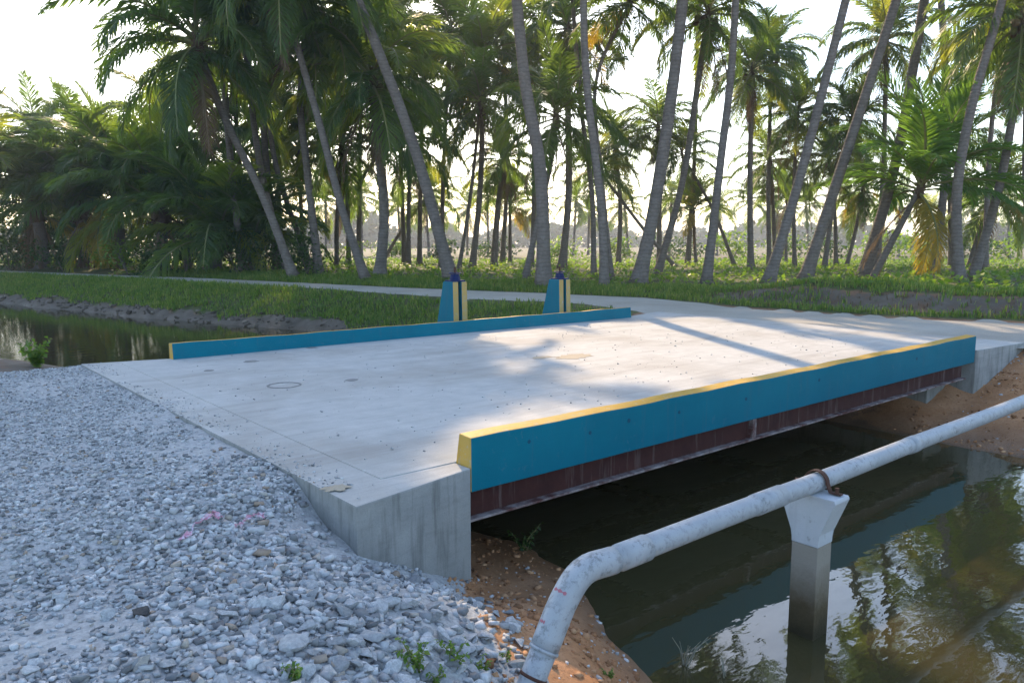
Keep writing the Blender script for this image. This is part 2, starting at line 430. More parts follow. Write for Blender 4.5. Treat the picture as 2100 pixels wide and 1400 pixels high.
# ------------------------------------------------------------------ terrain
WATER = -1.15
def pl(tbl):
    a = np.array(tbl, float)
    return lambda v: np.interp(v, a[:, 0], a[:, 1])
uN = pl([(-60, 1.5), (-10, 2.3), (0, 2.75), (2, 3.25), (3.0, 3.74), (3.6, 4.05), (4.1, 4.34), (4.6, 4.62), (5.4, 4.66), (6, 4.5), (12, 4.4), (15, 4.2), (20, 3.6), (23, 2.6), (30, 0.7), (45, -3.6), (60, -8), (100, -19), (300, -75)])
uF = pl([(-60, 12.6), (0, 11.9), (3, 11.72), (4.1, 11.67), (5, 11.8), (12, 12.2), (20, 12.1), (24.5, 11.07), (27.7, 9.77), (31.9, 8.46), (37.5, 7.0), (44.4, 5.2), (60, 1.0), (100, -10), (300, -66)])
rN = pl([(-60, 16.6), (-10, 16.2), (3.6, 15.75), (4.6, 15.0), (5.2, 14.75), (12.2, 14.75), (13.2, 15.3), (15.6, 15.7), (19, 15.07), (21.1, 14.7), (29.2, 13.27), (40.4, 10.8), (53, 6.9), (100, -6), (300, -62)])
rF = pl([(-60, 21), (3, 20.3), (5.8, 20.0), (8.1, 18.9), (12, 18.6), (16, 19.2), (20.1, 18.2), (24.9, 16.6), (32.2, 14.9), (40.4, 13.0), (46.2, 11.0), (53, 8.9), (61, 6.6), (100, -4), (300, -60)])
def sm(a, b, x):
    t_ = np.clip((x - a) / (b - a), 0, 1); return t_ * t_ * (3 - 2 * t_)
def fbm(x, y, s, seed):
    r = np.random.default_rng(seed); out = 0
    for k in range(5):
        a = r.uniform(0, 6.28); ph = r.uniform(0, 6.28, 2); f = s * 1.9 ** k
        out = out + np.sin((x * math.cos(a) + y * math.sin(a)) * f + ph[0]) * np.sin((-x * math.sin(a) + y * math.cos(a)) * f * 1.13 + ph[1]) / 1.6 ** k
    return out / 2.0
def height(u, v):
    u = np.asarray(u, float); v = np.asarray(v, float)
    n1 = fbm(u, v, 0.9, 1); n2 = fbm(u, v, 4.0, 2)
    # near bank (distance d landward from the waterline)
    wob = 0.10 * fbm(u, v, 1.7, 3)
    d = uN(v) - u + wob
    A = np.interp(d, [-6, -1.2, 0, .6, 1.2, 1.8, 2.4, 3.2, 30], [-2.4, -1.9, -1.15, -.84, -.62, -.34, -.16, -.08, -.05])
    B = np.interp(d, [-6, -1.2, 0, .5, 1.14, 1.6, 2.2, 2.6, 30], [-2.4, -1.7, -1.15, -1.05, -.92, -.66, -.30, -.14, -.05])
    D_ = np.interp(d, [-6, -1.2, 0, .5, 1.1, 1.5, 1.85, 30], [-2.4, -1.7, -1.15, -1.05, -.95, -.85, -.035, -.02])
    E_ = np.interp(d, [-6, -1.2, 0, .6, 1.6, 3.5, 30], [-2.4, -1.7, -1.15, -.98, -.85, -.72, -.5])
    near = A + (B - A) * sm(3.5, 4.5, v)
    near = near + (D_ - near) * sm(4.7, 5.4, v)
    e = sm(12.4, 13.8, v)
    near = near + (E_ - near) * e
    near = near + 0.06 * n1 * sm(0.2, 1.0, d) * (1 - 0.6 * sm(2.0, 2.6, d)) + (.03 - .015 * sm(1.2, 1.6, d)) * n2 * sm(0.0, .4, d)
    # far bank
    d2 = u - uF(v) + 0.25 * fbm(u, v, 0.8, 5) * sm(13, 16, v)
    Fr = np.interp(d2, [-6, -1, 0, .7, 2, 3.0, 3.8, 4.6], [-2.4, -1.7, -1.15, -1.0, -.72, -.38, -.08, -.01])
    G = np.interp(d2, [-6, -1, 0, .5, 1.1, 2.0, 2.9, 3.6], [-2.4, -1.7, -1.15, -.86, -.68, -.3, -.06, -.01])
    U_ = np.interp(d2, [-6, -1, 0, 1.0, 1.8, 2.5], [-2.4, -1.7, -1.15, -.85, -.65, -.06])
    far = Fr + (U_ - Fr) * sm(4.6, 5.2, v)
    far = far + (G - far) * sm(12.3, 13.6, v)
    far = far + (0.08 * n1 + 0.05 * n2) * sm(0.0, 0.4, d2) * (1 - .6 * sm(1.2, 1.8, d2)) * (1 - sm(-.3, 0.0, u - rN(v)))
    # beyond the road
    x = u - rF(v)
    mound = (0.52 * sm(0.3, 1.9, x) * (1 - 0.45 * sm(3, 8, x))) * (1 - sm(11.5, 15.5, v)) + 0.16 * sm(0.2, 2.5, x) * sm(11.5, 15.5, v)
    mound = mound * (1 - sm(45, 90, x)) * (1 + 0.25 * n1)
    land = mound + 0.05 * n1 * sm(0.3, 1.5, x) * (1 - sm(30, 60, x))
    far = np.where(x > 0, land, far)
    mid = (uN(v) + uF(v)) / 2
    return np.where(u < mid, near, far)

ax_u = np.concatenate([[-1500, -900, -500, -260, -140, -80, -45, -25, -14, -8, -5, -3], np.arange(-2, 5.2, 0.08), np.arange(5.4, 11, 0.5), np.arange(11, 24, 0.2), np.arange(24, 60, 1.0), [64, 70, 80, 95, 120, 160, 220, 300, 450, 700, 1000, 1500]])
ax_v = np.concatenate([[-1500, -900, -500, -260, -140, -80, -45, -25, -14, -8, -5, -3], np.arange(-2, 14, 0.08), np.arange(14, 62, 0.25), np.arange(62, 110, 2), [112, 118, 126, 140, 165, 200, 260, 350, 500, 700, 1000, 1500]])
U, V_ = np.meshgrid(ax_u, ax_v, indexing='ij')
Z = height(U, V_)
nu, nv = U.shape
idx = np.arange(nu * nv).reshape(nu, nv)
quads = np.stack([idx[:-1, :-1], idx[1:, :-1], idx[1:, 1:], idx[:-1, 1:]], -1).reshape(-1, 4)
gme = np_mesh('ground', np.stack([U, V_, Z], -1).reshape(-1, 3), quads, M['ground'], True)
ground = link(bpy.data.objects.new('ground', gme)); tag(ground, kind='structure')
dN = uN(V_) - U; d2 = U - uF(V_); xr = U - rF(V_)
nearside = U < (uN(V_) + uF(V_)) / 2
gwob = 0.25 * fbm(U, V_, 1.6, 8)
gravel = np.where(nearside, sm(1.05, 1.4, dN + gwob * 0.5), 0) * (1 - sm(12.9, 13.6, V_)) + np.where(nearside, 0, sm(2.9, 3.4, d2) * (1 - sm(4.0, 4.6, V_)) * 0.6) * (xr < 0)
red = np.where(nearside, (1 - sm(1.0, 1.5, dN)) * sm(-.2, .2, dN), sm(-.2, .3, d2) * (1 - sm(5.0, 6.5, V_)) * 0.85) * (1 - sm(12.5, 14, V_))
mud = np.where(nearside, sm(13, 14, V_) * 0.6, (1 - sm(.45, .85, d2 + gwob)) * sm(12, 14, V_)) * 1.0
bare = np.where(nearside, 0, sm(.4, .7, xr) * (1 - sm(1.4, 1.9, xr + gwob)) * (1 - sm(13.5, 15, V_)))
grass = np.where(nearside, sm(14, 18, V_) * sm(3, 4.5, dN), sm(.35, .7, d2 + gwob) * sm(12.6, 13.5, V_)) + (xr > 0) * (1.0 - .8 * bare)
mud = np.maximum(mud, bare * .62)
field = sm(62, 75, FW[0] * U + FW[1] * V_ + 0.05 * U)
wet = np.clip(1 - np.abs(Z - WATER) / 0.26, 0, 1)
for nm_, arr in (('gravel', gravel), ('redsoil', red), ('mud', mud), ('grass', np.clip(grass, 0, 1)), ('field', field), ('wet', wet)):
    a = gme.attributes.new(nm_, 'FLOAT', 'POINT'); a.data.foreach_set('value', np.ascontiguousarray(arr, np.float32).ravel())

# water sheet of the canal
vv = np.concatenate([np.arange(-200, -10, 10), np.arange(-10, 70, 1.0), np.arange(70, 300, 10)])
WV, WF = [], []
for i, v in enumerate(vv):
    a, b = float(uN(v)) - 0.9, float(uF(v)) + 0.9
    WV += [(a, v, WATER), ((a + b) / 2, v, WATER), (b, v, WATER)]
    if i:
        k = 3 * i
        WF += [(k - 3, k - 2, k + 1, k), (k - 2, k - 1, k + 2, k + 1)]
water = mesh_obj('canal_water', WV, WF, M['water']); tag(water, kind='structure')

# road sheet beyond the bridge, with a slightly ragged edge
rv = np.concatenate([np.arange(-60, -4, 2.0), np.arange(-4, 60, 0.25), np.arange(60, 300, 6)])
RV, RF = [], []
NC = 12
for i, v in enumerate(rv):
    j = 0.10 * float(fbm(np.array(3.0), np.array(v), 2.1, 11)); j2 = 0.16 * float(fbm(np.array(9.0), np.array(v), 1.7, 12))
    a, b = float(rN(v)) + j - (0.35 if 4.8 < v < 12.2 else 0), float(rF(v)) + j2
    for q in range(NC + 1):
        s = q / NC; uu = a + (b - a) * s
        zz = max(float(height(uu, v)), -0.06) + 0.012 + 0.035 * math.sin(s * math.pi) + 0.008 * float(fbm(np.array(uu), np.array(v), 2.5, 13))
        RV.append((uu, v, zz if 0 < q < NC else zz - 0.03))
    if i:
        k = (NC + 1) * i
        RF += [(k - NC - 1 + q, k - NC + q, k + q + 1, k + q) for q in range(NC)]
road = mesh_obj('road', RV, RF, M['road'], smooth=True); tag(road, kind='structure')

# ------------------------------------------------------------------ bridge
bridge = empty('bridge', (8.6, 8.3, 0)); tag(bridge, 'low concrete slab bridge with teal and yellow painted kerbs over the canal', 'bridge')
BO = Vector((-8.6, -8.3, 0))
def bpart(name, bm, mat, parent=bridge, bevel=0.0, smooth=False):
    o = bm_obj(name, bm, mat, None, smooth, bevel)
    o.data.transform(Matrix.Translation(BO)) if parent is bridge else None
    if parent is not bridge: o.data.transform(Matrix.Translation(BO))
    o.parent = parent
    return o
# deck with a subdivided, very slightly uneven top
bm = bmesh.new(); bm_box(bm, 2.81, 13.694, 4.805, 12.02, -0.2, 0.0); deck = bpart('deck', bm, M['deck_concrete'], bevel=0.003)
# end block: approach strip and abutment in one, with a filled joint across its top
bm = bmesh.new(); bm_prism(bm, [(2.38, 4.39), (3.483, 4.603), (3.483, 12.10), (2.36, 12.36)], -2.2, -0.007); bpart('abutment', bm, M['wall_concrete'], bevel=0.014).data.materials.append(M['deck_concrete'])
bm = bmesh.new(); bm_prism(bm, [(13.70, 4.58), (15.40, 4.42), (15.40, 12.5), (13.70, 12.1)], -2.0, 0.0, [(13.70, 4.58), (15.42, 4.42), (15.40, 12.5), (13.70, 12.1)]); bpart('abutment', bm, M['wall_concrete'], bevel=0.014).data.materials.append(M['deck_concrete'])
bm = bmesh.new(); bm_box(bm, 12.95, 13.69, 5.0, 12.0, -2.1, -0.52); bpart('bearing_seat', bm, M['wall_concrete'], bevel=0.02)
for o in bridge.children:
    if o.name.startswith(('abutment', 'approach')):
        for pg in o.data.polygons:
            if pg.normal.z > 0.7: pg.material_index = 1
def kerb(y_out, y_in, y_in_top, z0, sgn):
    u0, u1 = 3.486, 13.695
    n = 34
    prof = [(y_out, z0), (y_out, 0.225), (y_in_top, 0.235), (y_in, 0.003)]
    if abs(z0) > 0.05: prof = [(y_out, z0), (y_out, 0.225), (y_in_top, 0.235), (y_in, 0.003), (y_in - 0.03 * sgn, z0)]
    k = len(prof)
    Vt, Fc, mi = [], [], []
    for i in range(n + 1):
        u = u0 + (u1 - u0) * i / n
        jz = 0.004 * math.sin(i * 1.7) + 0.003 * math.sin(i * 0.6 + 1)
        for q, (y, z) in enumerate(prof):
            Vt.append((u + BO.x, y + 0.002 * math.sin(i * 2.3 + q) + BO.y, z + (jz if z > 0.1 else 0)))
    for i in range(n):
        for q in range(k):
            q2 = (q + 1) % k
            Fc.append((i * k + q, i * k + q2, (i + 1) * k + q2, (i + 1) * k + q))
            mi.append(1 if q == 1 else 0)
    Fc.append(tuple(range(k))[::-1]); mi.append(1)
    Fc.append(tuple(n * k + q for q in range(k))); mi.append(0)
    o = mesh_obj('kerb', Vt, Fc, [M['teal_paint'], M['yellow_paint']], bridge)
    bm = bmesh.new(); bm.from_mesh(o.data)
    for f, m_ in zip(bm.faces, mi): f.material_index = m_
    bmesh.ops.recalc_face_normals(bm, faces=bm.faces)
    bm.to_mesh(o.data); bm.free()
    md = o.modifiers.new('bevel', 'BEVEL'); md.width = 0.008; md.segments = 2; md.limit_method = 'ANGLE'; md.angle_limit = R_(40)
    return o
k_near = kerb(4.60, 4.80, 4.755, -0.20, 1)
k_far = kerb(12.06, 11.88, 11.905, -0.20, -1)
k_near['label'] = 'near teal kerb with yellow top edge above red beam'
k_far['label'] = 'far teal kerb with yellow top in front of gate posts'
def disc(name, c, r, axis, mat, parent, th=0.006, seg=14, squash=1.0, jag=0.0):
    pts = []
    for k in range(seg):
        a = 2 * math.pi * k / seg; rr = r * (1 + jag * random.uniform(-1, 1))
        pts.append((rr * math.cos(a), rr * math.sin(a) * squash))
    if axis == 'y':
        Vt = [(c[0] + p[0], c[1], c[2] + p[1]) for p in pts] + [(c[0] + p[0] * .93, c[1] - th, c[2] + p[1] * .93) for p in pts]
    else:
        Vt = [(c[0] + p[0], c[1] + p[1], c[2]) for p in pts] + [(c[0] + p[0] * .97, c[1] + p[1] * .97, c[2] + th) for p in pts]
    Fc = [tuple(range(seg, 2 * seg)), tuple(range(seg))[::-1]] + [(k, (k + 1) % seg, seg + (k + 1) % seg, seg + k) for k in range(seg)]
    Vt = [Vector(q) + BO for q in Vt]
    return mesh_obj(name, Vt, Fc, mat, parent)
for (x, y) in ((1393, 845), (1210, 887), (1290, 862), (1680, 779), (1880, 735), (1085, 905), (1530, 818)):
    q = at_v(x, y, 4.60); disc('tie_hole', (q[0], 4.601, q[2]), random.uniform(.016, .024), 'y', M['tie_hole_dark'], k_near, 0.004, jag=.12)
for (x, y) in ((910, 682), (712, 700), (1152, 660), (520, 717), (1235, 650)):
    q = at_v(x, y, 11.89); disc('tie_hole', (q[0], 11.893, q[2]), .026, 'y', M['tie_hole_dark'], k_far, 0.004, jag=.12)
# steel beams
for gi, v in enumerate((4.71, 6.55, 8.35, 10.15, 11.98)):
    bm = bmesh.new(); bm_box(bm, 3.49, 13.45, v - 0.012, v + 0.012, -0.428, -0.203)
    g = bpart('beam', bm, M['red_steel'])
    if gi == 0: g['label'] = 'rust red edge beam with pale drip streaks'
    bm = bmesh.new(); bm_box(bm, 3.488, 13.452, v - 0.085, v + 0.085, -0.448, -0.4285); bpart('bottom_flange', bm, M['dusty_flange'], g, bevel=0.003)
    if gi == 0:
        for (x, y) in ((1545, 875),):
            q = at_v(x, y, 4.66)
            wdt = 0.035 if x == 1545 else 0.008
            bm = bmesh.new(); bm_box(bm, q[0] - wdt, q[0] + wdt, v - 0.066, v - 0.0125, -0.428, -0.204); bpart('stiffener', bm, M['dusty_flange'] if x in (1545,) else M['red_steel'], g)
for u in (6.0, 8.6, 11.2):
    bm = bmesh.new(); bm_box(bm, u - .04, u + .04, 4.73, 11.96, -0.36, -0.22); bpart('cross_beam', bm, M['red_steel'])
# marks on the deck
def deck_mark(x, y, r, mat, squash=1.0, jag=.18, seg=18, name='stain'):
    q = at(x, y, 0.0); return disc(name, (q[0], q[1], 0.0035), r, 'z', mat, deck, 0.0015, seg, squash, jag)
deck_mark(722, 779, .085, M['stain_grey']); deck_mark(515, 741, .10, M['stain_grey']); deck_mark(640, 713, .09, M['stain_grey'])
deck_mark(428, 760, .07, M['stain_grey']); deck_mark(1175, 731, .32, M['stain_brown'], .7, .3, 26); deck_mark(1110, 733, .16, M['stain_brown'], .6, .3)
deck_mark(690, 1000, .10, M['stain_brown'], .7, .35)
q = at(583, 790, 0); ringV, ringF = [], []
for k in range(40):
    a = 2 * math.pi * k / 40; ro = .205 + random.uniform(-.008, .008); ri = .175 + random.uniform(-.008, .008)
    for rr, zz in ((ri, .003), (ri + .006, .007), (ro - .006, .007), (ro, .003)):
        ringV.append(Vector((q[0] + rr * math.cos(a), q[1] + rr * math.sin(a), zz)) + BO)
for k in range(40):
    k2 = (k + 1) % 40
    for s in range(3): ringF.append((k * 4 + s, k * 4 + s + 1, k2 * 4 + s + 1, k2 * 4 + s))
o = mesh_obj('ring_mark', ringV, ringF, M['stain_grey'], deck); o['label'] = 'dark round ring mark on the pale deck'

# ------------------------------------------------------------------ sluice gate posts beyond the far kerb
def sluice_post(cx_px, cy_px, right_px, top_z, label):
    c = at_v(cx_px, cy_px, 12.75); u0 = c[0]; u1 = at_v(right_px, cy_px, 12.75)[0]
    w = u1 - u0
    root = empty('sluice_post', (u0 + w / 2, 13.05, -1.9)); tag(root, label, 'gate post', 'sluice gate posts')
    off = Vector((-(u0 + w / 2), -13.05, 1.9))
    def pp(name, bm, mat, parent=root, bevel=0.0, smooth=False):
        o = bm_obj(name, bm, mat, None, smooth, bevel); o.data.transform(Matrix.Translation(off)); o.parent = parent; return o
    s = 0.042
    yb, yt = 13.45, 13.12
    # two tapered leaves joined by a recessed back web: the slot between them holds the gate stem
    for (a, b) in ((u0, u0 + w / 2 - s), (u0 + w / 2 + s, u1)):
        bm = bmesh.new()
        bm_prism(bm, [(a, 12.75), (b, 12.75), (b, yb), (a, yb)], -0.3, top_z, [(a, 12.78), (b, 12.78), (b, yt), (a, yt)])
        o = pp('post_leaf', bm, [M['teal_paint'], M['post_yellow']], bevel=0.014)
        for pg in o.data.polygons:
            if pg.normal.y < -0.75: pg.material_index = 1
    bm = bmesh.new(); bm_box(bm, u0 + w / 2 - s + .001, u0 + w / 2 + s - .001, 12.93, 13.05, -0.3, top_z - .02); pp('slot_back', bm, M['slot_black'])
    bm = bmesh.new(); bm_prism(bm, [(u0 - .12, 12.65), (u1 + .12, 12.65), (u1 + .12, 13.6), (u0 - .12, 13.6)], -1.95, -0.301); pp('pier_base', bm, M['wall_concrete'], bevel=.02)
    # lifting gear: base plate, gearbox, stem and hand wheel
    zc = top_z
    bm = bmesh.new(); bm_box(bm, u0 + .03, u1 - .03, 12.80, 13.10, zc, zc + .03); pp('base_plate', bm, M['gate_blue'], bevel=.004)
    bm = bmesh.new()
    bmesh.ops.create_cone(bm, cap_ends=True, segments=18, radius1=.115, radius2=.085, depth=.12, matrix=Matrix.Translation((u0 + w / 2, 12.95, zc + .09)))
    gb = pp('gearbox', bm, M['gate_blue'], bevel=.006)
    bm = bmesh.new()
    bmesh.ops.create_cone(bm, cap_ends=True, segments=12, radius1=.022, radius2=.022, depth=.16, matrix=Matrix.Translation((u0 + w / 2, 12.95, zc + .21)))
    pp('stem', bm, M['rust'])
    Vt, Fc = [], []
    Rw, rt = .115, .013
    for i in range(28):
        a = 2 * math.pi * i / 28
        for k in range(6):
            b = 2 * math.pi * k / 6
            Vt.append(Vector((u0 + w / 2 + (Rw + rt * math.cos(b)) * math.cos(a), 12.95 + (Rw + rt * math.cos(b)) * math.sin(a), zc + .17 + rt * math.sin(b))) + off)
    for i in range(28):
        for k in range(6):
            Fc.append((i * 6 + k, ((i + 1) % 28) * 6 + k, ((i + 1) % 28) * 6 + (k + 1) % 6, i * 6 + (k + 1) % 6))
    hw = mesh_obj('hand_wheel', Vt, Fc, M['gate_blue'], root, True)
    for i in range(3):
        a = math.pi * i / 3 + .3
        dv = Vector((math.cos(a), math.sin(a), 0)) * Rw; cc = Vector((u0 + w / 2, 12.95, zc + .17)) + off
        Vt, Fc = tube([cc - dv, cc + dv], [.009, .009], 6); mesh_obj('spoke', Vt, Fc, M['gate_blue'], hw, True)
    return root
sluice_post(931, 660, 960, .93, 'teal and yellow sluice gate post with dark blue gearbox, the left one')
sluice_post(1148, 640, 1171, .89, 'shorter looking teal and yellow sluice gate post nearest the bridge end, right one')
sill = empty('gate_sill', (10.5, 12.6, -.2)); tag(sill, 'low concrete sill behind the far kerb under the gate posts', 'sill')
bm = bmesh.new(); bm_box(bm, -2.25, 2.4, -.45, .02, -1.9, .335); bm_obj('sill_beam', bm, M['wall_concrete'], sill, bevel=.012)

# ------------------------------------------------------------------ water pipe and its pier
PV, PZ, PR = 2.72, -0.008, 0.067
pipe = empty('water_pipe', (2.3, PV, -.7)); tag(pipe, 'pale grey water pipe crossing the canal on a white pier', 'pipe')
PO = Vector((-2.3, -PV, .7))
def pipe_piece(name, pts, r, parent=pipe, seg=20, mat='grey_pipe'):
    pts = [Vector(q) + PO for q in pts]
    Vt, Fc = tube(pts, [r] * len(pts), seg); 
    return mesh_obj(name, Vt, Fc, M[mat], parent, True)
ELB = smooth_path([(2.52, PV, -.335), (2.66, PV, -.115), (2.80, PV, -.005), (3.02, PV, PZ)], 14)
pipe_piece('pipe_run', [(3.0 + i * .5, PV, PZ + .003 * math.sin(i)) for i in range(22)], PR)
pipe_piece('elbow', smooth_path([(13.46, PV, PZ), (13.7, PV, .0), (13.95, PV, -.14), (14.3, PV, -.55)], 12), PR + .008)
elb = pipe_piece('elbow', ELB, PR + .008); elb['label'] = 'bent elbow where the pipe turns down to the bank'
pipe_piece('pipe_foot', [(2.545, PV, -.30), (2.44, PV, -.47), (2.30, PV, -.70), (2.18, PV, -.95)], PR + .001)
for (x, y, ln, dr) in ((1297, 1122, .11, .009), (1575, 1018, .16, .006), (1870, 903, .07, .006)):
    q = at_v(x, y, PV); pipe_piece('coupling', [(q[0] - ln, PV, PZ), (q[0] + ln, PV, PZ)], PR + dr)
dirn = (Vector((2.30, 0, -.70)) - Vector((2.52, 0, -.335))).normalized()
for s, r in ((.02, .012), (.16, .006), (.30, .006)):
    a = Vector((2.53, PV, -.32)) + dirn * s
    pipe_piece('joint_band', [a, a + dirn * .016], PR + r, mat='rust' if s > .1 else 'grey_pipe')
t = NT('red_paint'); n1 = t.noise(t.pos(), 40, 4, .7)
M['red_paint'] = t.done(t.mix(n1, (0.35, 0.05, 0.08), (0.45, 0.22, 0.24)), .7)
for i0, a0, a1 in ((5, .9, 2.0), (2, 1.5, 2.1)):
    _, fr_ = frames(ELB); tt, nn, bb = fr_[i0]; cc = ELB[i0] + PO
    side = Vector((0, -1, 0)); upv = tt.cross(side).normalized()
    if upv.z < 0: upv = -upv
    Vt = []; k_ = 9
    for i in range(k_):
        an = a0 + (a1 - a0) * i / (k_ - 1); w_ = .006 + .005 * math.sin(i * 2.1)
        dv = side * math.cos(an) + upv * math.sin(an)
        Vt += [cc + dv * (PR + .0095) - tt * w_, cc + dv * (PR + .0095) + tt * w_]
    mesh_obj('paint_mark', Vt, [(2 * i, 2 * i + 1, 2 * i + 3, 2 * i + 2) for i in range(k_ - 1)], M['red_paint'], pipe)
px0 = 5.17
pier = empty('pipe_pier', (px0, PV, -1.9)); tag(pier, 'white painted concrete pier with flared head standing in the water', 'pier')
PP = Vector((-px0, -PV, 1.9))
def pier_part(name, bm, mat, bevel=.006, parent=pier):
    o = bm_obj(name, bm, mat, None, False, bevel); o.data.transform(Matrix.Translation(PP)); o.parent = parent; return o
hx = .10
bm = bmesh.new(); bm_box(bm, px0 - hx, px0 + hx, PV - .1, PV + .1, -2.0, -.452); pier_part('column', bm, M['wet_column'])
bm = bmesh.new()
prof = [(-.102, -.45), (.102, -.45), (.104, -.36), (.215, -.10), (.205, -.075), (-.205, -.075), (-.215, -.10), (-.104, -.36)]
a = [bm.verts.new((px0 - hx - .004, PV + y, z)) for y, z in prof]; b = [bm.verts.new((px0 + hx + .004, PV + y, z)) for y, z in prof]
bm.faces.new(a); bm.faces.new(b[::-1])
for i in range(len(prof)): bm.faces.new((a[i], b[i], b[(i + 1) % len(prof)], a[(i + 1) % len(prof)]))
pier_part('flared_head', bm, M['white_pier_paint'], .006)
# strap over the pipe with two bolted feet
strap = empty('pipe_strap', (px0 + .03, PV, -.07)); tag(strap, 'rusty dark U strap holding the pipe down on the pier', 'strap')
SV, SF = [], []
path = [(-.19, -.062), (-.105, -.062)] + [((PR + .012) * math.cos(math.pi - k * math.pi / 12), PZ + .07 + (PR + .012) * math.sin(math.pi - k * math.pi / 12)) for k in range(13)] + [(.105, -.062), (.19, -.062)]
path = [(y, z if i not in (0, 1, len(path) - 2, len(path) - 1) else .004) for i, (y, z) in enumerate(path)]
for (y, z) in path:
    for dx in (-.022, .022): SV.append((dx, y, z))
n = len(path)
for i in range(n - 1): SF.append((2 * i, 2 * i + 1, 2 * i + 3, 2 * i + 2))
o = mesh_obj('band', SV, SF, M['rust'], strap)
md = o.modifiers.new('solid', 'SOLIDIFY'); md.thickness = .009; md.offset = 1
for y in (-.155, .155):
    bm = bmesh.new(); bmesh.ops.create_cone(bm, cap_ends=True, segments=6, radius1=.016, radius2=.016, depth=.04, matrix=Matrix.Translation((0, y, .03))); bm_obj('bolt', bm, M['rust'], strap)

# ------------------------------------------------------------------ palms
def make_frond(name, pitch, droop, hang, seed, leaf, stem, nleaf=84, dead=False):
    """unit-length frond rooted at the origin, growing along +X; pitch in degrees at the root, droop bends it down, hang lets the leaflets fall"""
    r = random.Random(seed)
    n = 22
    pts = [Vector((0, 0, 0))]; ang = R_(pitch); tw = r.uniform(-.12, .12)
    dirs = []
    for i in range(n):
        s = i / n
        a = ang - R_(droop) * (s ** 1.5)
        d = Vector((math.cos(a), tw * s * 1.2, math.sin(a))).normalized()
        dirs.append(d); pts.append(pts[-1] + d / n)
    dirs.append(dirs[-1])
    Vt, Fc = tube(pts, [.0125 * (1 - .85 * (i / n)) + .0012 for i in range(n + 1)], 4)
    Vt = list(Vt); nm = len(Fc); mi = [1] * nm
    for side in (-1, 1):
        for k in range(nleaf):
            s = .14 + .86 * (k + r.uniform(-.3, .3)) / nleaf
            s = min(max(s, .12), .998)
            f = s * n; i = min(int(f), n - 1); tt = f - i
            p = pts[i].lerp(pts[i + 1], tt); d = dirs[i]
            up = Vector((0, 0, 1)); up = (up - d * up.dot(d)).normalized() if abs(d.z) < .985 else Vector((-1, 0, 0))
            sd_ = d.cross(up) * side
            ln = .30 * (math.sin(math.pi * min(1, (s - .06) / .98) ** .72) ** .8 * .9 + .12) * r.uniform(.82, 1.1)
            if dead: ln *= .8
            fan = R_(62 - 34 * s + r.uniform(-8, 8))
            dir0 = (sd_ * math.sin(fan) + d * math.cos(fan) + up * r.uniform(.05, .32)).normalized()
            g = hang * r.uniform(.7, 1.3)
            m1 = p + dir0 * ln * .5 + Vector((0, 0, -1)) * ln * .10 * g
            dir1 = (dir0 + Vector((0, 0, -1)) * g * 1.15).normalized()
            m2 = m1 + dir1 * ln * .5
            wv = (d * .75 + up * .25 * side * r.uniform(-1, 1)).normalized() * .0088 * r.uniform(.8, 1.25)
            b = len(Vt)
            Vt += [p - wv * .5, p + wv * .5, m1 + wv, m1 - wv, m2]
            Fc += [(b, b + 1, b + 2, b + 3), (b + 3, b + 2, b + 4)]; mi += [0, 0]
    me = bpy.data.meshes.new(name)
    me.from_pydata([tuple(v) for v in Vt], [], Fc)
    me.materials.append(M[leaf]); me.materials.append(M[stem])
    me.polygons.foreach_set('material_index', mi); me.update()
    return me
FR = {}
spec = [('spear', 80, 22, .15), ('high', 64, 62, .35), ('arch', 46, 92, .6), ('mid', 26, 92, .85), ('flat', 6, 78, 1.1), ('low', -20, 58, 1.25), ('hang', -46, 34, 1.3)]
for kn, pt, dp, hg in spec:
    FR[kn] = [make_frond('frond_' + kn, pt, dp + q * 9, hg, 11 * q + 3, 'frond_green', 'rachis') for q in range(3)]
    FR['young_' + kn] = [make_frond('frond_young_' + kn, pt + 4, dp * .72 + q * 7, hg * .55, 7 * q + 5, 'frond_young', 'rachis') for q in range(2)]
FR['yellow'] = [make_frond('frond_yellow', -12 - 15 * q, 62, 1.2, 61 + q, 'frond_yellow', 'rachis') for q in range(2)]
FR['dead'] = [make_frond('frond_dead', -58 - 10 * q, 26, 1.4, 71 + q, 'frond_dead', 'rachis_dead', 40, True) for q in range(3)]
# coconut
bm = bmesh.new(); bmesh.ops.create_icosphere(bm, subdivisions=2, radius=.13)
for v in bm.verts: v.co.z *= 1.22; v.co *= 1 + .05 * math.sin(v.co.x * 40 + v.co.y * 25)
ME_NUT = bpy.data.meshes.new('coconut'); bm.to_mesh(ME_NUT); bm.free(); ME_NUT.materials.append(M['coconut_husk']); ME_NUT.polygons.foreach_set('use_smooth', [True] * len(ME_NUT.polygons))
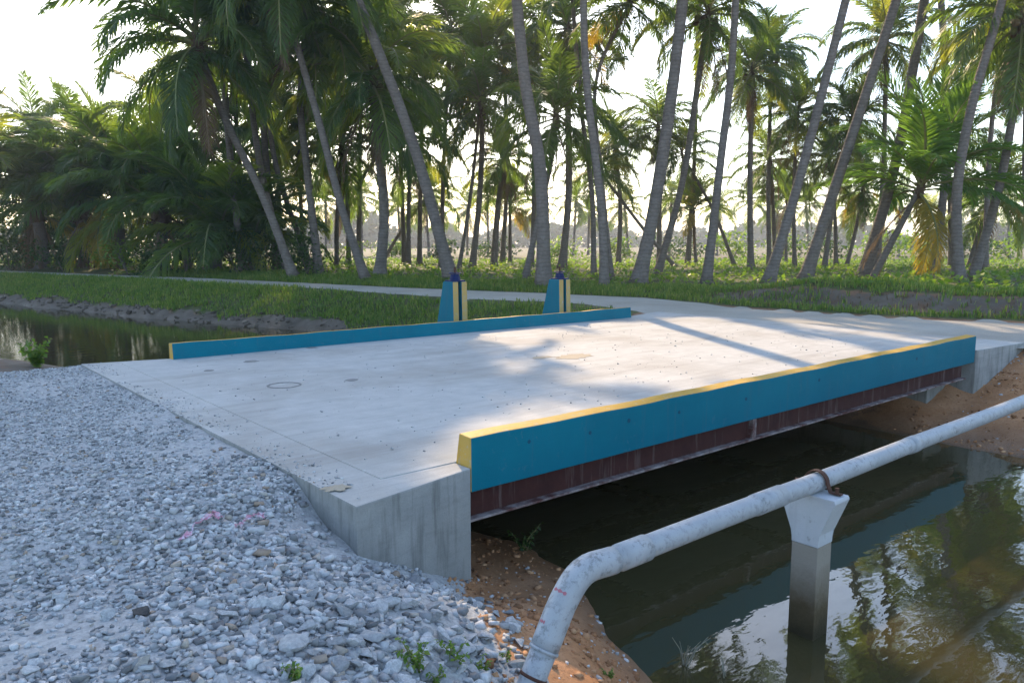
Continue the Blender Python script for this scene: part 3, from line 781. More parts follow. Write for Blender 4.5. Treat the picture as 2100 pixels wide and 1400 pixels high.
# crown heart: bulb of fibre with stubs of cut leaf bases
def crown_mesh(seed):
    r = random.Random(seed); bm = bmesh.new()
    rings = [(-.75, .17), (-.5, .24), (-.2, .30), (.1, .27), (.4, .17), (.75, .05)]
    prev = None
    for z, rad in rings:
        cur = [bm.verts.new((rad * (1 + .18 * r.uniform(-1, 1)) * math.cos(2 * math.pi * k / 9), rad * (1 + .18 * r.uniform(-1, 1)) * math.sin(2 * math.pi * k / 9), z)) for k in range(9)]
        if prev:
            for k in range(9): bm.faces.new((prev[k], prev[(k + 1) % 9], cur[(k + 1) % 9], cur[k]))
        prev = cur
    bm.faces.new(prev)
    for k in range(22):   # leaf-base stubs and hanging fibres
        a = r.uniform(0, 6.28); z = r.uniform(-.7, .2); L = r.uniform(.25, .7); dn = r.uniform(-1.2, .5)
        o_ = Vector((math.cos(a) * .2, math.sin(a) * .2, z)); d = Vector((math.cos(a), math.sin(a), dn)).normalized(); s_ = Vector((-math.sin(a), math.cos(a), 0)) * .05
        vs_ = [bm.verts.new(o_ - s_), bm.verts.new(o_ + s_), bm.verts.new(o_ + d * L + s_ * .3), bm.verts.new(o_ + d * L - s_ * .3), bm.verts.new(o_ + Vector((0, 0, .1)))]
        bm.faces.new(vs_[:4]); bm.faces.new((vs_[0], vs_[3], vs_[4])); bm.faces.new((vs_[1], vs_[4], vs_[2])); bm.faces.new((vs_[3], vs_[2], vs_[4]))
    me = bpy.data.meshes.new('crown'); bm.to_mesh(me); bm.free(); me.materials.append(M['crown_fibre'])
    return me
CROWN = [crown_mesh(s) for s in range(3)]

prr = random.Random(21)
def palm(label, base, via, top, w, L, n=24, zg=.12, dlean=0.0, nuts=0, style='tall', dead=3, yellow=0, group=None, D=None):  # some crowns above the frame are raised to steer where their shade falls
    """base, via, top: where the trunk stands, passes and ends as measured, though some unseen tops are raised to steer shade; w: trunk width there; L: frond length (m)"""
    if D is None:
        b0 = at(base[0], base[1], zg)
        D = float(b0[:2] @ FW)
    zb = float(height(*at_d(base[0], base[1], D)[:2]))
    q = at_d(base[0], base[1], D)
    B = Vector((q[0], q[1], zb - .15))
    ctrl = [B]
    y_span = max(base[1] - top[1], 1)
    for (x, y) in list(via) + [top]:
        fr_ = (base[1] - y) / y_span
        ctrl.append(Vector(at_d(x, y, D + dlean * fr_)))
    path = smooth_path(ctrl, 26)
    # even out arc length, light wobble
    r0 = w / F_PX * D / 2 * .64
    N = len(path)
    rad = []
    for i in range(N):
        s = i / (N - 1)
        rr = r0 * (1.06 - .30 * s) * (1 + .02 * prr.uniform(-1, 1))
        if style != 'young': rr *= 1 + .75 * math.exp(-s * 22)
        rad.append(rr)
    if base[0] > 980 and style == 'tall': L *= .88
    root = empty('palm_tree', B); tag(root, label, 'palm tree', group)
    Vt, Fc = tube([p - B for p in path], rad, 12)
    mesh_obj('trunk', Vt, Fc, M['palm_bark'], root, True)
    T = path[-1]; tdir = (path[-1] - path[-4]).normalized()
    cr = bpy.data.objects.new('crown', CROWN[prr.randrange(3)])
    cs = max(.75, min(1.35, L / 4.6)); tilt = Vector((0, 0, 1)).rotation_difference(tdir.lerp(Vector((0, 0, 1)), .5)).to_euler()
    cr.location = T - B; cr.rotation_euler = tilt; cr.scale = (cs * max(r0, .16) / .22 * .8,) * 2 + (cs,)
    link(cr, root)
    csx = Vector(cr.scale)
    def frond(kind, yaw, ln, zoff):
        o = bpy.data.objects.new('frond', FR[kind][prr.randrange(len(FR[kind]))])
        link(o, cr)
        # undo the crown's own uneven scale so the frond keeps its shape
        rot = Matrix.Rotation(yaw, 4, 'Z') @ Matrix.Rotation(prr.uniform(-.12, .12), 4, 'X')
        mw = Matrix.Translation(Vector((0, 0, zoff * cs))) @ rot @ Matrix.Scale(ln, 4)
        o.matrix_local = Matrix.Diagonal((1 / csx.x, 1 / csx.y, 1 / csx.z, 1)) @ mw
    if style == 'young':
        kinds = ['young_spear'] * 2 + ['young_high'] * 6 + ['young_arch'] * 7 + ['young_mid'] * 5 + ['young_flat'] * 3
    elif style == 'bushy':
        kinds = ['spear'] * 2 + ['high'] * 9 + ['arch'] * 9 + ['mid'] * 5 + ['flat'] * 1
    else:
        kinds = ['spear'] * 1 + ['high'] * 4 + ['arch'] * 5 + ['mid'] * 5 + ['flat'] * 5 + ['low'] * 5 + ['hang'] * 3
    ks = [kinds[int(i * len(kinds) / n)] for i in range(n)]
    ph = prr.uniform(0, 6.28)
    for i, kn in enumerate(ks):
        frond(kn, ph + i * 2.39996 + prr.uniform(-.25, .25), L * prr.uniform(.86, 1.08), .42 - .6 * i / n)
    for i in range(yellow): frond('yellow', prr.uniform(0, 6.28), L * .9, -.2)
    for i in range(dead): frond('dead', prr.uniform(0, 6.28), L * prr.uniform(.6, .85), -.35)
    for i in range(nuts):
        a = prr.uniform(0, 6.28); rr = prr.uniform(.28, .55)
        o = bpy.data.objects.new('coconut', ME_NUT); link(o, cr)
        mw = Matrix.Translation((rr * math.cos(a), rr * math.sin(a), prr.uniform(-.75, -.15))) @ Matrix.Rotation(prr.uniform(0, 3), 4, 'X') @ Matrix.Scale(prr.uniform(.9, 1.25), 4)
        o.matrix_local = Matrix.Diagonal((1 / csx.x, 1 / csx.y, 1 / csx.z, 1)) @ mw
    return root

# left-hand big palms
palm('palm with pale left-curving trunk at the left edge of the tall grove', (605, 568), [(540, 405), (462, 245)], (405, 95), 26, 6.3, 27, nuts=6, dead=4)
palm('palm right behind the pale left-curving trunk, crown full of hanging fronds', (592, 560), [(548, 405), (522, 265)], (488, -60), 22, 6.4, 28, nuts=5, dead=4)
palm('straight slim palm between the left-curving pair and the dark-footed trunk', (640, 556), [(566, 340), (548, 150)], (530, -190), 17, 6.0, 26, dead=3)
palm('dark-footed palm whose crown holds a brown coconut cluster at the top left', (655, 566), [(630, 350), (616, 200)], (636, 10), 24, 6.2, 27, nuts=16, dead=5)
palm('left-leaning palm just left of the thick forked-looking double trunk', (752, 574), [(702, 430), (657, 260), (606, 80)], (560, -120), 25, 6.2, 27, nuts=6, dead=4)
palm('thick straight palm with brown dead fronds under a mid-height crown, left of centre', (778, 568), [(788, 440), (778, 320)], (762, 170), 33, 5.6, 27, nuts=10, dead=7)
palm('tall palm leaning left with its foot behind the left gate post', (928, 578), [(852, 310), (750, 40)], (612, -290), 35, 6.0, 27, nuts=6, dead=3)
palm('tall thick palm, nearly straight, directly left of the right gate post', (1116, 587), [(1108, 350), (1072, 130)], (1035, -320), 40, 5.4, 25, nuts=8, dead=4)
palm('palm with yellowing crown directly right of the tall thick central trunk', (1152, 553), [(1166, 400), (1165, 230)], (1164, 60), 22, 5.6, 26, nuts=10, dead=6, yellow=3)
palm('tall palm with whitish lower trunk right of the right gate post', (1240, 588), [(1232, 420), (1200, 120)], (1196, -260), 26, 4.8, 22, nuts=6, dead=3, yellow=2)
palm('slim dark palm just left of the whitish lower trunk', (1218, 570), [(1214, 400), (1190, 200)], (1160, -190), 16, 4.6, 20, dead=4, yellow=2)
palm('slim palm bending right at its top with a small crown against the sky', (1256, 575), [(1236, 380), (1222, 170)], (1292, 5), 13, 3.6, 18, dead=2, yellow=1)
palm('thickest right-leaning palm in the middle of the grove with dark foot', (1308, 584), [(1346, 400), (1388, 110)], (1432, -330), 40, 5.4, 25, nuts=8, dead=4, yellow=2)
palm('slimmer right-leaning palm crossing behind the thickest middle trunk', (1345, 568), [(1400, 370), (1437, 130)], (1452, 30), 21, 4.3, 24, nuts=8, dead=4)
palm('right-leaning palm with curved trunk standing alone before a sky gap', (1448, 578), [(1478, 330), (1503, 100)], (1522, -310), 26, 5.0, 22, nuts=6, dead=3, zg=.25)
palm('left one of the three parallel right-leaning trunks on the right', (1574, 572), [(1640, 365), (1704, 120)], (1818, -330), 31, 5.0, 22, nuts=6, dead=3, zg=.35)
palm('middle one of the three parallel right-leaning trunks on the right', (1648, 566), [(1722, 355), (1806, 100)], (1945, -330), 34, 5.0, 22, nuts=6, dead=3, zg=.4)
palm('right one of the three parallel right-leaning trunks on the right', (1768, 562), [(1834, 345), (1876, 120)], (1945, -310), 33, 5.0, 22, nuts=6, dead=3, zg=.4)
palm('palm at the right whose trunk starts upright and then leans right', (1968, 572), [(1962, 400), (1990, 230), (2038, 60)], (2150, -330), 30, 5.0, 22, nuts=6, dead=3, zg=.4)
palm('right-leaning palm sharing its foot with the upright-starting trunk at the right', (1992, 568), [(2050, 380), (2085, 180)], (2098, 40), 26, 5.0, 26, nuts=8, dead=5, zg=.4)
palm('straight palm showing only its upper trunk above the bright young palm', (1915, 552), [(1940, 340), (1938, 140)], (1912, -260), 24, 4.6, 20, dead=2, zg=.35)
palm('bright green young palm with a short leaning trunk and upright fronds', (1782, 566), [(1832, 490)], (1888, 385), 22, 4.6, 23, style='young', dead=2, yellow=2, zg=.4)
palm('palm at the right picture edge with a hanging crown', (2118, 556), [(2104, 360)], (2108, 90), 22, 5.0, 25, dead=3, zg=.4)
palm('added tall palm hidden behind the hanging fronds at the upper left, its unseen crown shading the gravel', (500, 560), [(470, 300)], (430, -230), 22, 6.4, 28, dead=2)  # extra palm, put in so its out-of-view crown shades the near gravel
palm('second added tall palm hidden behind the hanging fronds at the upper left, unseen crown giving shade', (570, 556), [(540, 250)], (520, -330), 22, 6.4, 28, dead=2)  # another added shade caster, crown above the frame
# middle distance
palm('mid-distance palm with dense crown below the tall left-leaning trunk', (838, 548), [(838, 440)], (842, 290), 15, 4.8, 24, dead=4)
palm('mid-distance palm with broad crown left of the tall thick central trunk', (968, 552), [(985, 380)], (992, 120), 19, 4.8, 25, dead=5, nuts=6, yellow=2)
palm('mid-distance V-forming slim palm behind the left gate post', (940, 556), [(965, 400)], (985, 215), 12, 4.6, 22, dead=3)
palm('stout short palm with hanging dead skirt left of the central trunk', (1012, 548), [(1020, 440)], (1032, 330), 20, 4.0, 22, dead=9)
palm('palm leaning right with dark swollen foot left of the central trunk', (1075, 574), [(1108, 430), (1130, 330)], (1140, 240), 18, 4.3, 22, dead=4)
palm('palm with small full crown behind the thickest middle trunk', (1352, 545), [(1352, 420)], (1350, 262), 17, 4.4, 25, dead=4)
palm('palm with a full round crown right of the curved lone trunk', (1540, 552), [(1538, 380)], (1542, 150), 19, 4.5, 26, dead=5, nuts=8)
palm('pale-topped palm behind the full round crown right of the lone trunk', (1578, 548), [(1576, 380)], (1582, 120), 15, 4.3, 24, dead=4, nuts=5)
palm('palm with crown high behind the middle of three parallel trunks', (1800, 548), [(1812, 330)], (1818, 85), 16, 4.9, 25, dead=4, zg=.3)
palm('palm with crown framed between left and middle parallel trunks', (1690, 546), [(1712, 400)], (1748, 250), 15, 4.5, 24, dead=5, zg=.3)
palm('palm with arching crown left of the right-hand edge palms', (2020, 548), [(2030, 300)], (2052, 100), 16, 5.2, 25, dead=4, zg=.3)
palm('slim palm with crown high above the left gate post', (905, 548), [(910, 330)], (925, 70), 14, 5.0, 24, dead=4)
palm('palm with crown above and behind the dark-swollen-foot palm', (1090, 548), [(1095, 380)], (1090, 150), 14, 4.6, 24, dead=4, yellow=2)
palm('slim palm behind the coconut-cluster palm with low crown', (690, 548), [(692, 440)], (700, 300), 14, 5.0, 24, dead=4)
palm('palm with low crown between pale left trunk and dark-footed trunk', (625, 545), [(618, 440)], (612, 310), 15, 4.6, 22, dead=3, yellow=2)
palm('slim palm with high crown behind the tall left-leaning trunk', (830, 545), [(820, 300)], (800, 40), 14, 5.4, 24, dead=3)
palm('palm with crown behind the slim right-bending palm', (1268, 545), [(1272, 420)], (1262, 300), 15, 4.4, 24, dead=4)
palm('palm with crown low behind the curved lone trunk at right', (1590, 545), [(1586, 440)], (1580, 330), 14, 4.2, 22, dead=4)
palm('slanting thin trunk crossing diagonally left of the tall left-leaning trunk', (782, 540), [(825, 470)], (878, 400), 11, 3.8, 18, dead=2)
palm('slanting thin trunk crossing behind the thickest middle trunk', (1388, 548), [(1320, 470)], (1225, 345), 12, 4.0, 20, dead=2)
palm('slanting thin left-leaning trunk right of the curved lone trunk', (1508, 545), [(1462, 430)], (1400, 320), 11, 3.8, 20, dead=2)
palm('little palm with yellow lower fronds in the gap left of the central trunk', (1046, 540), [(1046, 480)], (1046, 418), 12, 3.8, 20, dead=1, yellow=3, style='bushy')
palm('little palm low in the gap right of the thickest middle trunk', (1428, 544), [(1424, 490)], (1422, 432), 11, 3.4, 20, dead=2, yellow=1, style='bushy')
palm('little palm low between curved lone trunk and left parallel trunk', (1612, 540), [(1612, 480)], (1614, 410), 10, 3.6, 20, dead=2, style='bushy')
palm('little palm low behind the left-leaning palm at left', (690, 538), [(688, 480)], (692, 412), 10, 3.8, 20, dead=2, style='bushy')
palm('palm with wide low crown right of the bright young palm', (1985, 545), [(2010, 470)], (2042, 400), 14, 4.8, 24, dead=2, yellow=2, zg=.3)
palm('palm with low crown left of the bright young palm', (1735, 542), [(1755, 470)], (1770, 385), 12, 4.2, 22, dead=3, yellow=2, zg=.3)
palm('palm with crown filling the gap behind the pale left-curving trunk', (505, 548), [(495, 400)], (480, 190), 16, 5.6, 25, dead=3)
palm('palm with crown just right of the pale left-curving trunk, further back', (575, 546), [(572, 400)], (565, 225), 15, 5.2, 25, dead=3)
palm('palm with crown behind the left-leaning palm at left of centre', (715, 546), [(712, 400)], (695, 165), 15, 5.4, 25, dead=4)
palm('palm with crown right of the mid-height crown with dead fronds', (860, 545), [(862, 400)], (868, 165), 15, 5.2, 25, dead=4)
palm('palm with crown above the mid-height crown with dead fronds', (735, 544), [(738, 320)], (742, 60), 15, 5.4, 25, dead=3)
palm('palm with crown above the palm of the hanging dead skirt', (1030, 542), [(1040, 330)], (1030, 40), 14, 5.0, 24, dead=4)
palm('palm with crown in the gap left of the left parallel trunk', (1630, 545), [(1628, 400)], (1635, 235), 13, 4.4, 24, dead=4, zg=.25)
palm('palm with crown low right of the middle parallel trunk', (1715, 544), [(1712, 440)], (1700, 330), 13, 4.2, 23, dead=4, zg=.25)
palm('palm with crown low behind the upright-starting trunk at right', (1950, 545), [(1948, 430)], (1945, 290), 14, 4.6, 24, dead=3, zg=.25)
palm('palm with crown at the top behind the slim right-leaning palm', (1410, 544), [(1425, 300)], (1432, -20), 14, 4.6, 24, dead=3)
for k, (x, ytop, yb) in enumerate([(668, 420, 528), (742, 405, 526), (822, 430, 524), (880, 412, 527), (958, 428, 524), (1002, 400, 528), (1088, 425, 526), (1175, 410, 525), (1206, 440, 523), (1290, 425, 526), (1372, 405, 527), (1470, 428, 524), (1540, 412, 527), (1592, 440, 523), (1660, 425, 526), (1740, 430, 525), (1842, 420, 526), (1905, 440, 524), (2005, 425, 526), (2070, 410, 527)]):
    palm('small distant palm glimpsed between the trunks beyond the grove', (x, yb), [], (x + prr.uniform(-12, 12), ytop), 8, 4.4, 17, zg=.05, dead=2, yellow=0, group='distant palms beyond the grove')
# left-hand young bushy palms beside the path
palm('large dark bushy palm with fronds from near the ground left of the tall grove', (440, 558), [], (446, 490), 40, 6.6, 26, style='bushy', dead=1, yellow=0)
palm('dark bushy palm at mid left with long arching fronds over the path', (335, 555), [], (330, 440), 40, 6.8, 26, style='bushy', dead=2, yellow=0)
palm('bushy palm with reddish frond stalks left of the dark bushy pair', (250, 552), [], (240, 385), 32, 6.4, 24, style='bushy', dead=3, yellow=1)
palm('palm with rough brown trunk foot and spreading fronds at left', (178, 551), [(176, 500)], (165, 435), 40, 6.6, 25, style='bushy', dead=6, yellow=1)
palm('palm with rough brown trunk nearest the left picture edge', (88, 550), [(86, 500)], (72, 425), 40, 6.6, 25, style='bushy', dead=6, yellow=1)
palm('palm beyond the left picture edge with fronds reaching in', (-70, 553), [(-72, 480)], (-75, 395), 28, 7.0, 24, style='bushy', dead=3)
palm('feathery palm standing highest at the far left against the bright sky', (60, 546), [(66, 400)], (72, 285), 16, 4.8, 21, dead=2)
palm('feathery palm second from the left against the bright sky', (150, 546), [(150, 400)], (152, 288), 16, 4.5, 21, dead=2)
palm('feathery palm third from the left against the bright sky, lower', (205, 544), [(206, 400)], (212, 305), 14, 4.5, 20, dead=2)
palm('palm with crown low between far left feathery palms and the tall grove', (385, 552), [(384, 420)], (376, 300), 20, 6.6, 24, dead=3)
palm('bushy palm at the foot of the pale left-curving trunk', (520, 558), [], (520, 500), 30, 5.0, 22, style='bushy', dead=1, yellow=0)

# ------------------------------------------------------------------ shrubs
def shrub(label, x, y, w_px, h_px, zg=.08, n=900, mat='shrub_leaf', leaf=.16):
    grp = 'bushes far back under the palms' if label.startswith('low green bush far') else 'shrubs along the path'
    b = at(x, y, zg); D = float(b[:2] @ FW); wd = w_px / F_PX * D / 2; ht = h_px / F_PX * D
    zb = float(height(b[0], b[1]))
    root = empty('shrub', (b[0], b[1], zb)); tag(root, label, 'shrub', grp)
    r = np.random.default_rng(int(x * 7 + y))
    for k in range(4):
        a = r.uniform(0, 6.28); tp = Vector((math.cos(a) * wd * .5, math.sin(a) * wd * .5, ht * r.uniform(.5, .8)))
        Vt, Fc = tube([Vector((0, 0, -.1)), tp * .5 + Vector((0, 0, .1)), tp], [.04, .03, .012], 5); mesh_obj('stem', Vt, Fc, M['palm_bark'], root)
    cl = r.normal(size=(16, 3)) * [wd * .42, wd * .42, ht * .22] + [0, 0, ht * .5]
    cc = cl[r.integers(0, 16, n)] + r.normal(size=(n, 3)) * [wd * .22, wd * .22, ht * .15]
    cc[:, 2] = np.clip(cc[:, 2], .05, ht * 1.05)
    Vq = leaf_quads(cc, leaf, r)
    me = np_mesh('foliage', Vq, np.arange(len(Vq)).reshape(-1, 4), M[mat])
    link(bpy.data.objects.new('foliage', me), root)
def leaf_quads(cc, size, r, flat=0.35):
    n = len(cc)
    a = r.uniform(0, 2 * math.pi, n); el = r.normal(0, .6, n)
    d = np.stack([np.cos(a) * np.cos(el), np.sin(a) * np.cos(el), np.sin(el)], -1)
    up = r.normal(size=(n, 3)) * flat + [0, 0, 1]
    s = np.cross(d, up); s /= np.linalg.norm(s, axis=1, keepdims=True)
    ln = size * r.uniform(.6, 1.4, (n, 1)); wd = ln * .32
    p0 = cc; p1 = cc + d * ln * .5 + s * wd; p2 = cc + d * ln - [0, 0, 1] * ln * .2; p3 = cc + d * ln * .5 - s * wd
    return np.stack([p0, p1, p2, p3], 1).reshape(-1, 3)
shrub('bright leafy shrub under the bushy palms at mid left', 262, 560, 90, 70, mat='weed_leaf')
shrub('dark shrub between the two bushy palms at left', 380, 562, 120, 80)
shrub('dark shrub under the bushy palm by the left-curving trunk', 490, 564, 140, 90, n=1300)
shrub('shrub growing round the foot of the dark-footed palm', 630, 568, 80, 110, n=1100)
shrub('shrub between the brown-footed palms at far left', 130, 555, 90, 60)
shrub('shrub at the left picture edge below the palms', 20, 553, 100, 80)
shrub('low dark shrub right of the bright leafy shrub at left', 310, 561, 80, 60)
shrub('dark shrub behind the bushy palm at the foot of the left-curving trunk', 560, 560, 80, 90)

shrub('broad dark shrub behind the brown-footed palms at far left', 60, 546, 210, 150, n=3400, leaf=.3)
shrub('broad shrub behind the bright leafy shrub at left', 215, 546, 210, 150, n=3400, leaf=.3)
shrub('broad dark shrub behind the large dark bushy palm', 400, 550, 220, 160, n=3400, leaf=.28)
shrub('tall shrub beside the foot of the pale left-curving trunk', 545, 555, 140, 130, n=2200, leaf=.22)
shrub('shrub beyond the left picture edge', -60, 547, 190, 150, n=2600, leaf=.3)
shrub('broad low shrub between dark bushy pair and brown-footed palm', 310, 547, 200, 150, n=3000, leaf=.3)
shrub('tall dark shrub furthest left behind the brown-trunked palm', 130, 545, 180, 140, n=3000, leaf=.3)
shrub('tall dark shrub behind the foot of the hidden tall palms', 480, 549, 180, 140, n=3000, leaf=.28)
shrub('light green shrub low behind the left-leaning palm', 690, 548, 110, 46, n=900, mat='weed_leaf')  # lighter weed leaf colour than the dark shrubs
for k, (x, y, w_, h_) in enumerate([(1010, 533, 90, 40), (1150, 534, 110, 44), (1265, 532, 90, 40), (1385, 533, 120, 50), (1500, 534, 110, 52), (1600, 533, 110, 48), (1690, 534, 120, 58), (1790, 535, 130, 62), (1880, 534, 120, 60), (1975, 535, 140, 66), (2075, 535, 140, 66), (800, 533, 80, 34), (900, 532, 80, 32)]):
    shrub('low green bush far back among the palm trunks near the field', x, y, w_, h_, zg=.05, n=700, mat='weed_leaf' if k % 3 else 'shrub_leaf', leaf=.34)
# ------------------------------------------------------------------ grass, weeds, far wood
def blades(P, hmin, hmax, wd, r, lean=.35, per=3):
    n = len(P) * per
    base = np.repeat(P, per, 0) + r.normal(size=(n, 3)) * [.03, .03, 0]
    a = r.uniform(0, 2 * math.pi, n); h = r.uniform(hmin, hmax, (n, 1)); w_ = wd * r.uniform(.7, 1.4, (n, 1))
    s = np.stack([-np.sin(a), np.cos(a), np.zeros(n)], -1); d = np.stack([np.cos(a), np.sin(a), np.zeros(n)], -1)
    b2 = r.uniform(.1, lean * 2, (n, 1))
    m1 = base + [0, 0, 1] * h * .6 + d * h * b2 * .3
    tp = base + [0, 0, 1] * h * (1 - .3 * b2) + d * h * b2
    q = np.stack([base - s * w_, base + s * w_, m1 + s * w_ * .8, m1 - s * w_ * .8], 1)
    t3 = np.stack([m1 - s * w_ * .8, m1 + s * w_ * .8, tp, tp], 1)
    V = np.concatenate([q.reshape(-1, 3)]); 
    nq = len(q)
    verts = np.concatenate([base - s * w_, base + s * w_, m1 + s * w_ * .8, m1 - s * w_ * .8, tp])
    i = np.arange(n)
    tris = np.concatenate([np.stack([i, i + n, i + 2 * n], -1), np.stack([i, i + 2 * n, i + 3 * n], -1), np.stack([i + 3 * n, i + 2 * n, i + 4 * n], -1)])
    return verts, tris
def scatter(n, u0, u1, v0, v1, keep, r):
    u = r.uniform(u0, u1, n); v = r.uniform(v0, v1, n)
    m = keep(u, v, r.uniform(0, 1, n)); u, v = u[m], v[m]
    return np.stack([u, v, height(u, v)], -1)
r = np.random.default_rng(5)
def keep_bank(u, v, q):
    d = u - uF(v) + 0.5 * fbm(u, v, 0.8, 15); x = u - rN(v)
    patch = fbm(u, v, 0.5, 16)
    return (d > .55) & (x < -.25) & (q < (.75 + .3 * patch) * (1 - .6 * sm(-1.2, -.3, x)))
P = scatter(150000, -2, 16.2, 12.6, 62, keep_bank, r)
V1, T1 = blades(P, .07, .22, .012, r)
o = link(bpy.data.objects.new('bank_grass', np_mesh('bank_grass', V1, T1, M['grass_blade']))); tag(o, 'green grass covering the far canal bank below the path', 'grass', kind='stuff')
def keep_mound(u, v, q):
    x = u - rF(v); patch = fbm(u, v, 0.7, 17)
    on = (x > .05) & (x < 3.5)
    bare = (x > .5) & (x < 1.7) & (v < 14.5)
    return on & (q < np.where(bare, .16 + .6 * (patch > .12), .85))
P = scatter(120000, 8, 26, -8, 45, keep_mound, r)
V1, T1 = blades(P, .05, .24, .012, r)
o = link(bpy.data.objects.new('verge_grass', np_mesh('verge_grass', V1, T1, M['grass_blade']))); tag(o, 'grass along the far road edge and earth mound', 'grass', kind='stuff')
def keep_under(u, v, q):
    x = u - rF(v); D = u * FW[0] + v * FW[1]; patch = fbm(u, v, 0.33, 18)
    return (x > 1.9) & (D < 74) & (q < .60 + .8 * patch)
P = scatter(75000, -15, 85, -35, 85, keep_under, r)
P[:, 2] += r.uniform(.0, .34, len(P)) * (.45 + .9 * np.clip(fbm(P[:, 0], P[:, 1], .6, 19), 0, 1))
n_ = len(P); PP3 = np.repeat(P, 3, 0) + r.normal(size=(n_ * 3, 3)) * [.16, .16, .08]
V1 = leaf_quads(PP3, .21, r)
o = link(bpy.data.objects.new('undergrowth', np_mesh('undergrowth', V1, np.arange(len(V1)).reshape(-1, 4), M['weed_leaf']))); tag(o, 'bright green leafy undergrowth below the palms', 'undergrowth', kind='stuff')
def keep_dry(u, v, q):
    x = u - rF(v); d = u - uF(v)
    return ((x > .3) & (x < 2.2) & (v < 15.5) & (q < .5)) | ((d > .45) & (d < 1.3) & (v > 13) & (q < .25))
P = scatter(60000, -2, 26, -8, 60, keep_dry, r)
V1, T1 = blades(P, .04, .16, .010, r, .7)
o = link(bpy.data.objects.new('dry_grass', np_mesh('dry_grass', V1, T1, M['frond_dead']))); tag(o, 'dry brown grass stubble on the bare earth mound and mud edge', 'grass', kind='stuff')
# far wood on the horizon
n_ = 26000
az = r.uniform(-.95, .95, n_); dist = 330 + 60 * r.uniform(0, 1, n_) + 40 * np.sin(az * 6)
hmax = 9 + 3.5 * np.sin(az * 23) + 2.5 * np.sin(az * 61 + 1) + 1.5 * np.sin(az * 140)
hh = hmax * r.uniform(0, 1, n_) ** .75
X = FW[0] * np.cos(az) * dist + RT[0] * np.sin(az) * dist; Y = FW[1] * np.cos(az) * dist + RT[1] * np.sin(az) * dist
V1 = leaf_quads(np.stack([X, Y, hh], -1), 3.2, r, 1.5)
o = link(bpy.data.objects.new('distant_wood', np_mesh('distant_wood', V1, np.arange(len(V1)).reshape(-1, 4), M['far_leaf']))); tag(o, 'blue grey line of far trees beyond the fields', 'wood', kind='stuff')

# ------------------------------------------------------------------ gravel and stones
ICO_V = []; 
bm = bmesh.new(); bmesh.ops.create_icosphere(bm, subdivisions=1, radius=1.0)
ICO_V = np.array([v.co[:] for v in bm.verts]); ICO_F = np.array([[v.index for v in f.verts] for f in bm.faces]); bm.free()
CUB_V = np.array([(x, y, z) for z in (-.72, .72) for x, y in ((-.8, -.8), (.8, -.8), (.8, .8), (-.8, .8))])
CUB_F = np.array([(0, 2, 1), (0, 3, 2), (4, 5, 6), (4, 6, 7), (0, 1, 5), (0, 5, 4), (1, 2, 6), (1, 6, 5), (2, 3, 7), (2, 7, 6), (3, 0, 4), (3, 4, 7)])
def stones(P, size, r):
    n = len(P); k = 8; ICO_F = CUB_F
    V = np.repeat(CUB_V[None], n, 0) * r.uniform(.45, 1.2, (n, k, 3))
    sc = np.stack([r.uniform(.8, 1.35, n), r.uniform(.6, 1.0, n), r.uniform(.35, .75, n)], -1) * size[:, None]
    V = V * sc[:, None, :]
    a = r.uniform(0, 2 * math.pi, n); b = r.normal(0, .6, n)
    ca, sa, cb, sb = np.cos(a), np.sin(a), np.cos(b), np.sin(b)
    x, y, z = V[..., 0], V[..., 1], V[..., 2]
    y2 = y * cb[:, None] - z * sb[:, None]; z2 = y * sb[:, None] + z * cb[:, None]
    x3 = x * ca[:, None] - y2 * sa[:, None]; y3 = x * sa[:, None] + y2 * ca[:, None]
    out = np.stack([x3, y3, z2], -1) + P[:, None, :]
    Fc = (ICO_F[None] + (np.arange(n) * k)[:, None, None]).reshape(-1, 3)
    return out.reshape(-1, 3), Fc
def in_slab(u, v): return (u > 2.355) & (v > 4.385 + .19 * (u - 2.38))
def keep_gravel(u, v, q):
    d = uN(v) - u + 0.22 * fbm(u, v, 1.6, 8)
    ok = (d > 1.12 + .25 * (q - .5)) & ~in_slab(u, v) & (v < 13.2 + .5 * fbm(u, v, 2.0, 21))
    fines = fbm(u, v, 1.1, 22) + .5 * fbm(u, v, 2.9, 23)
    dens = np.where(fines > .30, .2, np.where(fines > .12, .55, 1.0))
    return ok & (q < dens)
P = scatter(62000, -1.6, 2.9, 1.3, 13.8, keep_gravel, r)
coarse = sm(.2, 1.6, P[:, 0] - (P[:, 1] - 3.0) * .12) * (1 - sm(4.6, 6.5, P[:, 1]))
size = .0125 + .017 * r.uniform(0, 1, len(P)) ** 1.8 + .02 * coarse * r.uniform(0, 1, len(P)) ** 2.2
size = size * (1 - .28 * sm(4.5, 8.0, P[:, 1])) * (1 - .12 * (P[:, 0] < .9))
P[:, 2] += size * r.uniform(-.1, .45, len(P))
V1, T1 = stones(P, size, r)
lg = link(bpy.data.objects.new('loose_gravel', np_mesh('loose_gravel', V1, T1, M['stone'])), ground); lg['kind'] = 'stuff'; lg['label'] = 'grey crushed stone covering the near bank'
